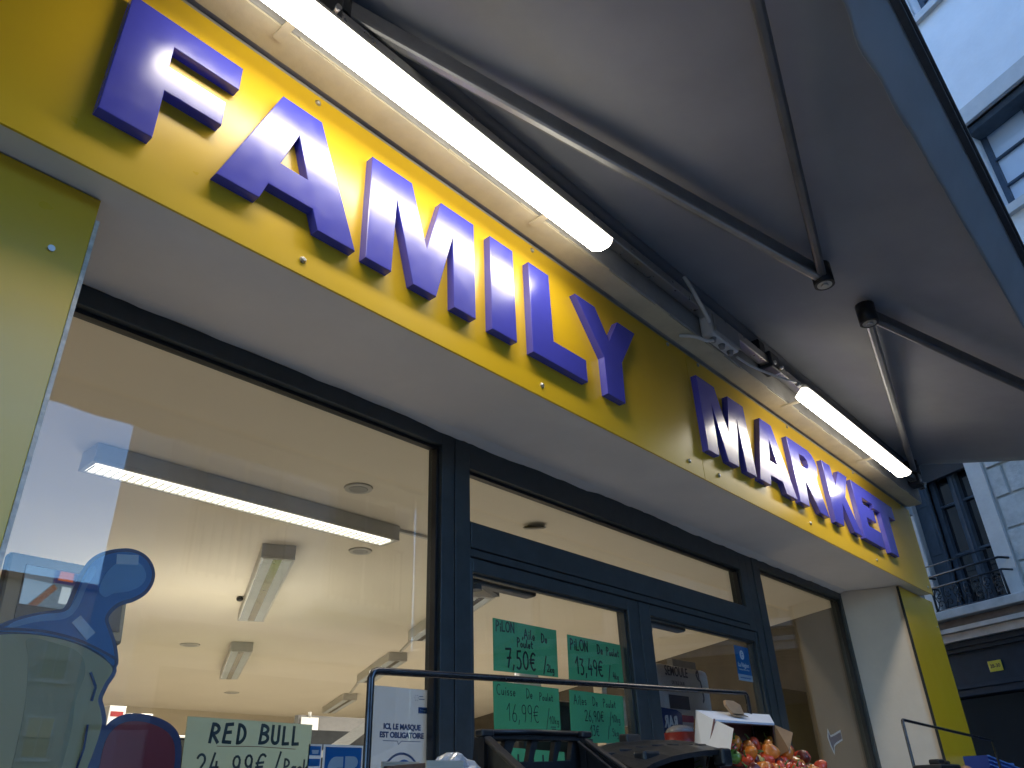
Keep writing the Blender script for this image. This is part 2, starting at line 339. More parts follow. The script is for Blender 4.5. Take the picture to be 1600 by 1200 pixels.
def hand(mb, s, x, z, h, y, w=.004, kern=.12, wob=.03, sx=1.0, slope=0.0):
    k = [0]; w *= 1.3
    for chh in s:
        cw, st = G[chh]
        dz = random.uniform(-wob, wob) * h; sc = 1 + random.uniform(-wob, wob)
        for pl in st:
            P = [Vector((x + px * h * sc * sx, 0, z + slope * px * h + pz * h * sc + dz)) for px, pz in pl]
            for a, b in zip(P, P[1:]):
                d = (b - a)
                if d.length < 1e-6: continue
                d.normalize(); nn = Vector((-d.z, 0, d.x)) * w / 2; e = d * w * .35
                k[0] += 1; yy = y - .00001 * k[0]
                mb.sheet([[(q.x, yy, q.z) for q in (a - e - nn, b + e - nn, b + e + nn, a - e + nn)]])
        x += (cw + kern) * h * sx; z += slope * (cw + kern) * h
    return x

# ================================================================== GROUND
tag(MB().box(-120, 120, -120, 120, -.3, -.02).build('ground', 'asphalt'), kind='structure')
tag(MB().box(-40, 40, -4.6, -1.9, -.016, -.004).build('road', 'asphalt'), kind='structure')
tag(MB().box(-30, 5.45, -1.9, .9, -.018, .0).box(-30, 5.45, -1.95, -1.9, -.018, .008).build('pavement', 'paving'), kind='structure')

# ================================================================== SHOP BUILDING (front at y = 0, sign above a recessed glass front)
shop = thing('shop_building', 'grocery shop building with grey soffit, yellow clad piers and slate blue glazed front', 'building')
ZS = 2.562                                       # soffit
b = MB()
b.box(-1.6, 5.22, .006, .36, 2.566, 3.11).box(-1.6, 5.43, .03, .5, 3.11, 14.0).box(-1.6, 5.43, .36, .5, 2.62, 3.11)
b.box(5.2205, 5.43, .10, .5, 0, 3.11).build('wall', 'plaster', shop)
MB().slab([(-1.6, .5, 3.0), (5.43, .5, 3.0), (10.9, 11.4, 3.0), (3.9, 11.4, 3.0)], (0, 0, 11)).build('upper_storey', 'plaster', shop)
# soffit with a ragged plaster edge against the frame
b = MB(); b.box(-1.6, 5.215, .004, .362, ZS, 2.566)
x = .30; h = .006
while x < 4.68:
    x2 = min(x + random.uniform(.015, .05), 4.68); h2 = max(.001, min(.014, h + random.uniform(-.0035, .0035)))
    b.hexa([(x, .350, ZS - h * .7), (x2, .350, ZS - h2 * .7), (x2, .3635, ZS - h2), (x, .3635, ZS - h), (x, .325, ZS), (x2, .325, ZS), (x2, .3635, ZS), (x, .3635, ZS)]); x, h = x2, h2
b.build('soffit', 'soffit', shop)
# right reveal (splayed) and left pier core
MB().slab([(4.69, .364, 0), (4.815, .082, 0), (5.2, .082, 0), (5.2, .364, 0)], (0, 0, ZS - .002)).build('reveal', 'reveal', shop)
MB().box(-1.6, .318, .084, .364, 0, ZS - .002).build('left_pier', 'reveal', shop)
# yellow cladding on the piers
c = MB().box(-1.6, .326, .074, .084, 0, ZS - .004, .001).build('yellow_cladding', 'yellow', shop)
MB().disc((.272, .074, 2.415), .006, th=.004).build('screw', 'zinc', c)
MB().box(.3262, .3335, .073, .090, 0, ZS - .05).build('raw_panel_edge', 'raw_edge', shop)
c = MB().box(4.80, 5.44, .070, .081, 0, ZS - .004, .001).build('yellow_cladding', 'yellow', shop)
MB().disc((5.40, .070, 2.40), .006, th=.004).build('screw', 'zinc', c)
MB().box(4.7985, 4.8, .069, .083, 0, ZS - .006).build('cladding_seal', 'frame_seam', shop)
# ledge (boxed cornice) above the sign
b = MB(); b.box(-1.6, 5.2, -.097, .03, 3.112, 3.30, .003).build('cornice_box', 'plaster', shop)
b = MB(); b.box(-1.6, 5.196, -.092, -.012, 3.1045, 3.1115)
x = -1.5
while x < 5.1:
    w = random.uniform(.05, .25); b.box(x, x + w, -.0965, -.086, 3.1065, 3.1115); x += w + random.uniform(.0, .3)
b.build('cornice_soffit', 'cream', shop)
# --- slate blue glazing frame, front face y=.364
F0, F1 = .364, .425
b = MB()
b.box(.30, 1.478, F0, F1, 2.511, ZS - .001, .002)
b.box(1.478, 1.530, F0, F1, 0, ZS - .001, .002).box(1.534, 1.597, F0, F1, 0, ZS - .001, .002)
b.box(1.597, 3.40, F0, F1, 2.468, ZS - .001, .002)
b.box(1.597, 3.40, F0 - .004, F1, 2.215, 2.292, .002).box(1.597, 3.40, F0, F1, 2.19, 2.2125, .002)
b.box(3.40, 3.47, F0, F1, 2.19, ZS - .001, .002)
b.box(3.47, 3.535, F0, F1, 0, ZS - .001, .002).box(3.539, 3.612, F0 - .003, F1, 0, ZS - .001, .002)
b.box(3.612, 4.66, F0, F1, 2.514, ZS - .001, .002)
b.box(4.66, 4.70, F0, F1, 0, ZS - .001, .002)
b.box(.30, 1.478, F0, F1, 0, .35, .002).box(3.612, 4.66, F0, F1, 0, .35, .002).box(.30, .38, F0, F1, .35, 2.511, .002)
fr = b.build('shopfront_frame', 'frame', shop)
b = MB()                                           # glazing beads, a step behind the frame face
for (x0, x1, z0, z1) in ((.38, 1.478, .35, 2.511), (1.597, 3.40, 2.292, 2.468), (3.612, 4.66, .35, 2.514)):
    b.box(x0, x1, .384, .398, z1 - .010, z1).box(x0, x1, .378, .398, z0, z0 + .010).box(x0, x0 + .010, .378, .398, z0 + .01, z1 - .010).box(x1 - .010, x1, .378, .398, z0 + .01, z1 - .010)
b.build('glazing_bead', 'black_plastic', fr)
def pane(x0, x1, z0, z1, parent): return MB().box(x0 + .006, x1 - .006, .399, .405, z0 + .006, z1 - .006).build('pane', 'glass', parent)
for args in ((.38, 1.478, .35, 2.511), (3.612, 4.66, .35, 2.514)):
    pane(*args, fr)
pane(1.597, 3.40, 2.292, 2.468, fr)
# two door leaves
def door(x0, x1, gx0, gx1):
    bb = MB(); bb.box(x0, gx0, .368, .42, .02, 2.187, .003).box(gx1, x1, .368, .42, .02, 2.187, .003).box(gx0, gx1, .368, .42, 2.145, 2.187, .003).box(gx0, gx1, .368, .42, .02, .3, .003)
    bb.box(gx0, gx1, .382, .398, 2.138, 2.145).box(gx1 - .008, gx1, .382, .398, .3, 2.138)
    d = bb.build('door', 'frame', shop)
    pane(gx0, gx1, .3, 2.145, d)
    h = MB(); h.tube([(gx1 + .03, .35, .95), (gx1 + .03, .31, .97), (gx1 + .03, .31, 1.27), (gx1 + .03, .35, 1.29)], .011).build('handle', 'zinc', d)
    cl = MB(); cl.box(gx0 + .06, gx0 + .36, .425, .475, 2.135, 2.185, .01).tube([(gx0 + .09, .45, 2.19), (gx0 + .09, .45, 2.12)], .022).bar((gx0 + .1, .46, 2.16), (gx0 + .33, .58, 2.165), .02, .012).build('door_closer', 'dark_metal', d)
    return d
door(1.6, 2.488, 1.612, 2.415); door(2.492, 3.467, 2.567, 3.440)

# --- room behind the glass; its axis runs 27 degrees off the street front
dx, dy = .449, .894
def rm(x, y, t): return (x + dx * t, y + dy * t)
A0, A1 = rm(-1.6, .5, 9.6), rm(5.80, .43, 10.4)
room = thing('shop_interior', 'shop room with cream ceiling and walls seen through the shop windows', 'room')
MB().slab([(-1.6, .43, 2.75), (5.80, .43, 2.75), (*A1, 2.75), (*A0, 2.75)], (0, 0, .12)).build('ceiling', 'ceiling', room)
MB().slab([(-1.6, .43, -.01), (*A0, -.01), (*A1, -.01), (5.80, .43, -.01)], (0, 0, .015)).build('floor', 'floor_in', room)
MB().slab([(*A0, 0), (*A1, 0), (*A1, 2.75), (*A0, 2.75)], (.07, .14, 0)).build('back_wall', 'wall_in', room)
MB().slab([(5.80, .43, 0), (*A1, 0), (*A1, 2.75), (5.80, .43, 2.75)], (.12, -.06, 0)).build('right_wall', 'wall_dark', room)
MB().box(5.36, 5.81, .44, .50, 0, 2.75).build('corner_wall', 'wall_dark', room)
MB().slab([(-1.6, .43, 0), (*A0, 0), (*A0, 2.75), (-1.6, .43, 2.75)], (-.12, .06, 0)).build('left_wall', 'wall_in', room)
MB().box(-1.6, 5.38, .428, .50, 2.60, 2.75).build('lintel', 'wall_in', room)

# ================================================================== SIGN
sign = thing('fascia_sign', 'long yellow shop sign with raised blue letters reading FAMILY MARKET above the door', 'shop sign', (1.8, 0, 2.82))
off = -sign.location
def under(o, par=sign): o.location = -par.location; return o
p1 = under(MB().box(-1.6, 2.452, 0, .0055, 2.556, 3.094, .0008).build('panel', 'yellow', sign))
p2 = under(MB().box(2.4545, 5.23, .0004, .0055, 2.556, 3.094, .0008).build('panel', 'yellow', sign))
def screws(pts, par):
    for x, z in pts:
        o = MB().disc((x, 0, z), .0085, th=.003, r2=.0075).disc((x, -.003, z), .0075, th=.003, r2=.0035).build('screw', 'zinc', par)
screws([(-.2, 3.075), (-.2, 2.59), (.704, 3.071), (.714, 2.595), (1.514, 3.076), (1.524, 2.594), (2.321, 3.078), (2.351, 2.60)], p1)
screws([(2.553, 3.080), (2.571, 2.605), (3.398, 3.08), (4.251, 3.08), (3.423, 2.606), (4.273, 2.595), (5.064, 3.078), (5.15, 2.592)], p2)
GL = {
 'F': ([(0, 0), (.41, 0), (.41, .40), (.91, .40), (.91, .61), (.40, .61), (.40, .79), (1, .79), (1, 1), (0, 1)], []),
 'A': ([(0, 0), (.28, 0), (.325, .155), (.650, .155), (.70, 0), (1, 0), (.645, 1), (.335, 1)], [[(.49, .73), (.385, .385), (.588, .385)]]),
 'M': ([(0, 0), (.212, 0), (.232, .714), (.40, 0), (.61, 0), (.77, .717), (.782, 0), (1, 0), (.99, 1), (.645, 1), (.515, .42), (.36, 1), (0, 1)], []),
 'I': ([(0, 0), (1, 0), (.97, 1), (0, 1)], []),
 'L': ([(0, 0), (1, 0), (1, .245), (.385, .245), (.37, 1), (0, 1)], []),
 'Y': ([(.385, 0), (.67, 0), (.69, .485), (1, 1), (.69, 1), (.5, .67), (.31, 1), (0, 1), (.385, .42)], []),
 'R': ([(0, 0), (.30, 0), (.355, .43), (.68, 0), (1, 0), (.83, .50), (.83, .57), (.92, .66), (.965, .79), (.93, .90), (.85, .965), (.73, 1), (0, 1)], [[(.33, .83), (.33, .64), (.52, .64), (.59, .67), (.62, .735), (.59, .80), (.52, .83)]]),
 'K': ([(0, 0), (.30, 0), (.45, .41), (.69, 0), (1, 0), (.655, .565), (.95, 1), (.61, 1), (.35, .67), (.30, 1), (0, 1)], []),
 'E': ([(0, 0), (1, 0), (1, .285), (.37, .285), (.37, .43), (.86, .43), (.86, .655), (.37, .655), (.37, .78), (.93, .78), (.93, 1), (0, 1)], []),
 'T': ([(.29, 0), (.66, 0), (.68, .745), (1, .745), (1, 1), (0, 1), (0, .71), (.28, .71)], []),
}
Z0, Z1 = 2.671, 2.989
for chh, x0, x1, tilt in (('F', .254, .4975, 0), ('A', .484, .830, 0), ('M', .860, 1.228, 0), ('I', 1.291, 1.393, 0), ('L', 1.462, 1.722, 0), ('Y', 1.694, 2.04, 0),
                    ('M', 2.469, 2.867, 1), ('A', 2.897, 3.261, 0), ('R', 3.295, 3.624, 0), ('K', 3.703, 4.058, 0), ('E', 4.092, 4.40, 0), ('T', 4.376, 4.745, 0)):
    out, holes = GL[chh]
    zz = 1.006 if x0 > 2.4 else 1.0
    f = lambda q: [(x0 + u * (x1 - x0), Z0 + v * (Z1 - Z0) * zz) for u, v in q]
    o = under(MB().prism(f(out), -.025, .002, [f(h) for h in holes], bev=.0012).build('letter', 'blue', sign))
    o['label'] = 'raised glossy blue capital letter ' + chh

# ================================================================== LED LAMPS over the sign
def led(x0, x1, ya, yb, z, label):
    t = thing('batten_lamp', label, 'lamp', ((x0 + x1) / 2, (ya + yb) / 2, z))
    w2 = (yb - ya) / 2; L = (x1 - x0) / 2
    o = MB().box(-L + .03, L - .03, -w2 + .026, w2 - .026, .0465, .066, .004).build('housing', 'grey_plastic', t)
    pr = []
    b = MB()
    def ring(dx_, dy_, zz, c=.018):
        X, Y = L - dx_, w2 - dy_
        return [(-X, -Y + c, zz), (-X + c, -Y, zz), (X - c, -Y, zz), (X, -Y + c, zz), (X, Y - c, zz), (X - c, Y, zz), (-X + c, Y, zz), (-X, Y - c, zz)]
    rs = [ring(.0045, .0055, .0035), ring(.006, .007, .0)]
    sh_ = MB(); q0 = [sh_.bm.verts.new(p) for p in ring(.0043, .0053, .0038)]; qm = [sh_.bm.verts.new(p) for p in ring(0, 0, .012)]; q1 = [sh_.bm.verts.new(p) for p in ring(.020, .024, .046, .012)]
    for i in range(8):
        sh_.bm.faces.new((q1[i], q1[(i + 1) % 8], qm[(i + 1) % 8], qm[i])); sh_.bm.faces.new((qm[i], qm[(i + 1) % 8], q0[(i + 1) % 8], q0[i]))
    sh_.bm.faces.new(q1[::-1]); sh_.build('upper_diffuser', 'lamp_soft', t)
    V = [[b.bm.verts.new(p) for p in r_] for r_ in rs]
    for a_, c_ in zip(V, V[1:]):
        for i in range(8): b.bm.faces.new((a_[i], a_[(i + 1) % 8], c_[(i + 1) % 8], c_[i]))
    b.bm.faces.new(V[-1]); b.build('diffuser', 'lamp', t)
    for s_ in (-.72, .68):
        hx = s_ * L
        MB().box(hx - .011, hx + .011, w2 - .02, -.060 - t.location.y, 3.0985 - z, 3.1035 - z).build('bracket', 'cream', t)
    MB().tube([(-L - .012, 0, .045), (-L - .04, 0, .045)], [.012, .008]).build('cable_gland', 'grey_plastic', t)
    return t
led(.365, 1.648, -.229, -.147, 3.05, 'white LED batten lamp lit over the word FAMILY, the larger in view')
led(3.03, 4.385, -.268, -.187, 3.03, 'white LED batten lamp lit over the word MARKET, beyond the junction box')

# junction box and cables on the cornice
jb = thing('junction_box', 'grey plastic junction box with cables on the cornice between the two lamps', 'junction box', (2.52, -.10, 3.15))
MB().box(-.11, .11, -.055, .0, -.045, .05, .012).build('box_body', 'white_plastic', jb)
MB().box(-.105, .105, -.066, -.0555, -.040, .045, .006).build('lid', 'grey_plastic', jb)
for q in (-.07, .0, .07): MB().tube([(q, -.03, -.045), (q, -.03, -.062)], [.014, .010]).build('cable_gland', 'grey_plastic', jb)
def cable(pts, r, m, label):
    P = [Vector(p) for p in pts]; out = []
    for i in range(len(P) - 1):
        p0, p1_, p2_, p3 = P[max(i - 1, 0)], P[i], P[i + 1], P[min(i + 2, len(P) - 1)]
        for k in range(6):
            t = k / 6; out.append(.5 * ((2 * p1_) + (p2_ - p0) * t + (2 * p0 - 5 * p1_ + 4 * p2_ - p3) * t * t + (3 * p1_ - p0 - 3 * p2_ + p3) * t ** 3))
    out.append(P[-1])
    return tag(MB().tube(out, r, 8).build('cable', m), label, 'cable')
cable([(2.27, -.14, 3.30), (2.29, -.155, 3.24), (2.33, -.165, 3.17), (2.40, -.15, 3.15)], .008, 'white_plastic', 'white cable curving down from the awning roller into the junction box')
cable([(2.45, -.13, 3.095), (2.40, -.125, 3.075), (2.36, -.10, 3.085), (2.33, -.05, 3.10)], .007, 'white_plastic', 'white cable looping under the cornice left of the junction box')
cable([(2.98, -.228, 3.075), (2.90, -.22, 3.06), (2.84, -.19, 3.07), (2.76, -.14, 3.10), (2.66, -.125, 3.11)], .005, 'white_plastic', 'thin white cable from the MARKET lamp end back to the junction box')

# ================================================================== AWNING
AW0, AW1 = -1.6, 5.2
def aw(y, d=0.0): return 3.40 + .2381 * y - d
awn = thing('folding_awning', 'dark grey folding arm awning spread over the whole shop front', 'awning', (1.8, -.5, 3.3))
def ua(o): o.location = -awn.location; return o
b = MB(); nx, ny = 70, 16; grid = []
for i in range(nx + 1):
    x = AW0 + (AW1 - AW0) * i / nx; row = []
    for j in range(ny + 1):
        y = -.03 - 1.09 * j / ny
        sag = -.012 * math.sin(math.pi * j / ny) + .004 * noise.noise(Vector((x * 1.3, y * 2, 0)))
        row.append((x, y, aw(y) + sag))
    grid.append(row)
vt = [[b.bm.verts.new(p) for p in r_] for r_ in grid]
for i in range(nx):
    for j in range(ny): b.bm.faces.new((vt[i][j], vt[i + 1][j], vt[i + 1][j + 1], vt[i][j + 1])).smooth = True
ob = ua(b.build('fabric', 'fabric', awn)); md = ob.modifiers.new('thickness', 'SOLIDIFY'); md.thickness = .003
# front bar and hanging valance blown slightly inwards
ua(MB().box(AW0, AW1, -1.155, -1.115, 3.108, 3.152, .004).box(AW0, AW1, -1.163, -1.155, 3.118, 3.128, .002).box(AW0, AW1, -1.163, -1.155, 3.137, 3.146, .002).build('front_bar', 'dark_metal', awn))
b = MB(); nx, nz = 220, 10; grid = []
for i in range(nx + 1):
    x = AW0 + (AW1 - AW0) * i / nx; row = []
    amp = .03 + .9 * max(0, min(1, (1.75 - x) / .5))
    wv = amp * (.010 * math.sin(x * 9.0) + .008 * math.sin(x * 23 + 1.3) + .010 * noise.noise(Vector((x * 3, 0, 0))))
    for j in range(nz + 1):
        t = j / nz
        row.append((x, -1.136 + .080 * t ** 1.15 + wv * t, 3.112 - .140 * t + .012 * t * noise.noise(Vector((x * 1.7, 5, 0)))))
    grid.append(row)
vt = [[b.bm.verts.new(p) for p in r_] for r_ in grid]
for i in range(nx):
    for j in range(nz): b.bm.faces.new((vt[i][j], vt[i + 1][j], vt[i + 1][j + 1], vt[i][j + 1])).smooth = True
ob = ua(b.build('valance', 'valance', awn)); md = ob.modifiers.new('thickness', 'SOLIDIFY'); md.thickness = .002
ua(MB().tube([(AW0, -.06, 3.36), (AW1 - .02, -.06, 3.36)], .042, 20).build('roller', 'fabric', awn))
ua(MB().box(AW0, AW1 - .02, -.150, -.110, 3.185, 3.225, .004).build('torsion_bar', 'bright_bar', awn))
for xb in (.60, 2.98, 5.02):
    br = MB(); br.box(xb - .045, xb + .045, -.165, -.098, 3.165, 3.245, .006).box(xb - .03, xb + .03, -.12, -.03, 3.22, 3.33, .004)
    br = ua(br.build('wall_bracket', 'dark_metal', awn))
    MB().tube([(xb - .02, -.172, 3.19), (xb - .02, -.16, 3.19)], .010, 8).tube([(xb + .02, -.185, 3.175), (xb + .02, -.165, 3.175)], .008, 8).build('bolt', 'zinc', br)
def folding_arm(S, E_, T):
    S, E_, T = Vector(S), Vector(E_), Vector(T)
    a = MB(); a.bar(S, E_, .034, .062, .010); up = ua(a.build('arm_rear', 'arm', awn))
    a = MB(); a.bar(E_ + Vector((0, 0, .004)), T, .030, .052, .009); lo = ua(a.build('arm_front', 'arm_front', awn))
    e = MB(); e.tube([E_ + Vector((0, 0, -.042)), E_ + Vector((0, 0, .042))], .036, 16)
    e = ua(e.build('elbow', 'black_metal', awn))
    MB().tube([E_ + Vector((0, 0, -.05)), E_ + Vector((0, 0, -.042))], .013, 10).tube([E_ + Vector((0, 0, -.043)), E_ + Vector((0, 0, -.0421))], .026, 16).build('pin', 'zinc', e)
    ua(MB().tube([S + Vector((0, 0, -.04)), S + Vector((0, 0, .04))], .03, 14).build('shoulder', 'dark_metal', awn))
    ua(MB().bar(T + Vector((0, .03, 0)), T + Vector((0, -.045, .035)), .05, .03, .004).build('bar_joint', 'dark_metal', awn))
folding_arm((.66, -.12, 3.275), (2.462, -.578, 3.180), (.60, -1.085, 3.07))
folding_arm((4.98, -.15, 3.275), (2.835, -.605, 3.176), (4.27, -1.085, 3.07))
ua(MB().box(5.2, 5.215, -.14, .02, 3.28, 3.44, .004).tube([(5.2, -.06, 3.36), (5.24, -.06, 3.36)], .02, 10).build('end_bracket', 'dark_metal', awn))

# ================================================================== CEILING LIGHTS in the shop
def area(parent, L, W, power, loc=(0, 0, -.10)):
    d = bpy.data.lights.new('tube_light', 'AREA'); d.shape = 'RECTANGLE'; d.size = L; d.size_y = W; d.energy = power * 3.0 * EX; d.color = (1, .91, .77); d.spread = R(150)
    o = bpy.data.objects.new('tube_light', d); COL.objects.link(o); o.parent = parent; o.location = loc; return o
def fixture(cx, cy, ang, L, W, label, bright=False, power=55, H=.075, group='louvred strip lights on the shop ceiling'):
    t = thing('ceiling_light', label, 'ceiling light', (cx, cy, 2.75), group); t.rotation_euler = (0, 0, ang)
    MB().box(-L / 2, L / 2, -W / 2, W / 2, -H + .012, -.001, .003).box(-L / 2, L / 2, -W / 2, -W / 2 + .010, -H, -H + .012).box(-L / 2, L / 2, W / 2 - .010, W / 2, -H, -H + .012).box(-L / 2, -L / 2 + .015, -W / 2 + .01, W / 2 - .01, -H, -H + .012).box(L / 2 - .015, L / 2, -W / 2 + .01, W / 2 - .01, -H, -H + .012).build('housing', 'fixture', t)
    if bright:
        MB().box(-L / 2 + .02, L / 2 - .02, -W / 2 + .045, W / 2 - .014, -H + .004, -H + .0119).build('tube', 'tube', t)
        bb = MB(); n = int(L / .030)
        for i in range(n):
            x = -L / 2 + .02 + (L - .04) * i / n; bb.box(x, x + .0035, -W / 2 + .045, W / 2 - .014, -H - .002, -H + .0035)
        bb.build('louvre', 'louvre', t)
    else:
        g = W * .13
        MB().box(-L / 2 + .02, L / 2 - .02, -W / 2 + .014, -g, -H + .004, -H + .0119).box(-L / 2 + .02, L / 2 - .02, g, W / 2 - .014, -H + .004, -H + .0119).build('tube', 'tube_dim', t)
        MB().box(-L / 2 + .02, L / 2 - .02, -g + .0005, g - .0005, -H - .001, -H + .0119).build('mirror_strip', 'mirror', t)
        bb = MB(); b2 = MB(); n = int(L / .032)
        for i in range(n):
            x = -L / 2 + .02 + (L - .04) * i / n
            bb.box(x, x + .006, -W / 2 + .014, -g - .001, -H - .004, -H + .0035); b2.box(x, x + .006, g + .001, W / 2 - .014, -H - .004, -H + .0035)
        bb.build('louvre', 'louvre', t); b2.build('louvre', 'louvre', t)
    area(t, L * .9, W * .8, power, (0, 0, -H - .02))
    return t
ANG = math.atan2(.894, .449)
fixture(1.645, 1.665, 0, 1.44, .135, 'long strip light parallel to the shop window, its tube glowing brightly', True, 10)
fixture(2.46, 2.94, ANG, 1.57, .17, 'louvred strip light pointing away just below the bright strip light', power=26)
fixture(3.72, 5.38, ANG, 1.57, .17, 'louvred strip light farther back in line, above the handwritten pale green card', power=30)
fixture(3.86, 2.82, ANG, 1.50, .17, 'strip light end seen through the glass door beside the dark mullion', power=26)
fixture(5.0, 4.93, ANG, 1.40, .17, 'strip light just above the left end of the display rail', power=30)
fixture(6.43, 7.48, ANG, 1.50, .17, 'farthest strip light of the row, above the grey partition', power=34)
tag(MB().bar((4.22, 3.52, 2.742), (4.66, 4.24, 2.742), .022, .014).build('cable_duct', 'fixture'), 'short ceiling cable duct between the two nearer lights of the right row', 'cable duct')
tag(MB().bar((5.33, 5.62, 2.742), (6.08, 6.80, 2.742), .022, .014).build('cable_duct', 'fixture'), 'ceiling cable duct between the two farther lights of the right row', 'cable duct')
tag(MB().bar((2.366, 1.64, 2.742), (3.3, 1.60, 2.742), .02, .014).build('cable_duct', 'fixture'), 'ceiling cable duct running right from the bright strip light', 'cable duct')
for (x, y, r, lb) in ((1.897, 1.326, .062, 'round recessed downlight on the ceiling above the bright strip light'), (2.481, 2.052, .062, 'round recessed downlight just right below the end of the bright strip light'),
                      (2.845, 1.142, .058, 'downlight hanging loose from the ceiling, seen through the transom window'), (3.102, 5.023, .08, 'recessed downlight on the ceiling left of the farther louvred light'), (4.899, 7.449, .085, 'recessed downlight far back, right above the pale green card')):
    t = thing('downlight', lb, 'downlight', (x, y, 2.75), 'recessed downlights')
    if 'loose' in lb: t.rotation_euler = (R(14), R(-16), 0); t.location.z = 2.738
    MB().tube([(0, 0, -.0005), (0, 0, -.008)], [r, r * .93], 28).build('ring', 'fixture', t)
    MB().tube([(0, 0, -.0085), (0, 0, -.0095)], [r * .66, r * .6], 24).build('lens', 'grey_plastic', t)
tag(MB().ball((2.547, 3.348, 2.735), .022, (1, 1, .8)).build('ceiling_hook', 'black_plastic'), 'small dark hook on the ceiling left of the louvred light', 'hook')

# ================================================================== CORNER BUILDING across the side street (local x to the right, y into the wall)
ux, uy = .41817, .90837
CB = Matrix(((-ux, uy, 0, 9.8), (-uy, -ux, 0, .84), (0, 0, 1, 0), (0, 0, 0, 1)))
cb = thing('corner_building', 'pale stone corner building with shuttered window, balcony and navy shop front past the shop', 'building', mx=CB)
def wall_with_holes(x0, x1, z0, z1, holes, y0, y1, name, m, par):
    b_ = MB(); xs = sorted({x0, x1, *[h[0] for h in holes], *[h[1] for h in holes]}); zs = sorted({z0, z1, *[h[2] for h in holes], *[h[3] for h in holes]})
    for i in range(len(xs) - 1):
        for j in range(len(zs) - 1):
            mx_, mz = (xs[i] + xs[i + 1]) / 2, (zs[j] + zs[j + 1]) / 2
            if any(h[0] < mx_ < h[1] and h[2] < mz < h[3] for h in holes): continue
            b_.box(xs[i], xs[i + 1], y0, y1, zs[j], zs[j + 1])
    bmesh.ops.remove_doubles(b_.bm, verts=b_.bm.verts[:], dist=1e-5)
    bad = [f for f in b_.bm.faces if False]
    return b_.build(name, m, par)
UW = [(2.02, 3.22, 7.28, 8.63), (2.02, 3.22, 10.70, 12.0), (4.6, 5.8, 7.28, 8.63), (4.6, 5.8, 10.70, 12.0)]
FW = [(-.20, .62, 3.215, 5.05), (2.2, 3.1, 3.215, 5.05), (4.7, 5.6, 3.215, 5.05)]
SW = [(-2.6, .9, .35, 2.33), (1.1, 4.2, .35, 2.33)]
wall_with_holes(-4, 7.2, 5.35, 13.5, UW, 0, .40, 'wall', 'stucco', cb)
wall_with_holes(-4, 7.2, 2.8, 5.35, FW, 0, .40, 'ground_floor_wall', 'mortar', cb)
MB().box(-4, 7.2, .42, 7, 0, 13.4).build('core', 'dark_navy', cb)
MB().box(-4.1, 7.3, -.35, 7.1, 13.5, 13.75).build('eaves', 'cornice', cb)
# ashlar blocks, each a bit different, on the first floor
for (xa, xb) in ((-4, -.42), (.84, 2.0), (3.3, 4.5), (5.8, 7.2)):
    b = MB(); z = 3.25; row = 0
    while z < 5.3:
        h = random.uniform(.30, .36)
        x = xa + (random.uniform(.0, .25) if row % 2 else 0)
        if x > xa: b.box(xa, x - .02, -.022, .01, z + .012, z + h - .012, .008)
        while x < xb:
            w = random.uniform(.38, .75); x2 = min(x + w, xb)
            if x2 - x > .06: b.box(x + .012, x2 - .012, -.018 - random.uniform(0, .014), .01, z + .012, z + h - .012, .009)
            x = x2
        z += h; row += 1
    b.build('stone_facing', 'rough_stone', cb)
b = MB()
for x0, x1, z0, z1 in FW: b.box(x0 - .2, x0, -.03, .05, z0, z1 + .2).box(x1, x1 + .19, -.03, .05, z0, z1 + .2).box(x0, x1, -.03, .05, z1, z1 + .2)
b.build('window_surround', 'trim_stone', cb)
b = MB()
for x0, x1, z0, z1 in UW:
    b.box(x0 - .09, x1 + .09, -.06, .05, z1, z1 + .235).box(x0 - .09, x1 + .09, -.07, .05, z0 - .11, z0).box(x0 - .09, x0, -.012, .05, z0, z1).box(x1, x1 + .09, -.012, .05, z0, z1)
b.build('lintel_and_sill', 'trim_stone', cb)
def casement(x0, x1, z0, z1, rows, par, m='window_wood', pm='pane_painted_sky', yy=.25):
    b_ = MB(); mid = (x0 + x1) / 2
    b_.box(x0, x1, yy, yy + .07, z1 - .07, z1).box(x0, x1, yy, yy + .07, z0, z0 + .07).box(x0, x0 + .06, yy, yy + .07, z0 + .07, z1 - .07).box(x1 - .06, x1, yy, yy + .07, z0 + .07, z1 - .07)
    b_.box(mid - .05, mid + .05, yy - .012, yy + .06, z0 + .07, z1 - .07).box(mid - .016, mid + .016, yy - .026, yy - .012, z0 + .07, z1 - .07)
    for i in range(1, rows):
        z_ = z0 + .07 + (z1 - z0 - .14) * i / rows
        b_.box(x0 + .06, mid - .05, yy + .01, yy + .05, z_ - .013, z_ + .013).box(mid + .05, x1 - .06, yy + .01, yy + .05, z_ - .013, z_ + .013)
    w_ = b_.build('window', m, par)
    MB().box(x0 + .02, x1 - .02, yy + .052, yy + .058, z0 + .03, z1 - .03).build('pane', pm, w_)
    return w_
for q in UW:
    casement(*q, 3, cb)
    MB().box(q[0] + .002, q[1] - .002, .03, .249, q[3] - .10, q[3] - .002, .004).build('dark_head_box', 'shutter', cb)  # added dark box standing in for the shade under the lintel
for i, q in enumerate(FW):
    w_ = casement(q[0] + .20 if i == 0 else q[0], q[1], q[2], q[3], 3, cb, 'shutter', 'pane_dark', .14)
    MB().box(q[0] + .24, q[1] - .05, .203, .215, q[2] + .95, q[3]).build('curtain', 'curtain', w_)
sh = MB(); sh.box(-.199, .0, .06, .10, 3.22, 5.04, .004)
for k in range(3): sh.box(-.17, -.03, .05, .06, 3.3 + k * .58, 3.8 + k * .58, .006)
sh.build('shutter', 'shutter', cb)
MB().box(-.2, .62, .05, .12, 4.72, 5.04, .004).build('dark_head_box', 'dark_navy', cb)
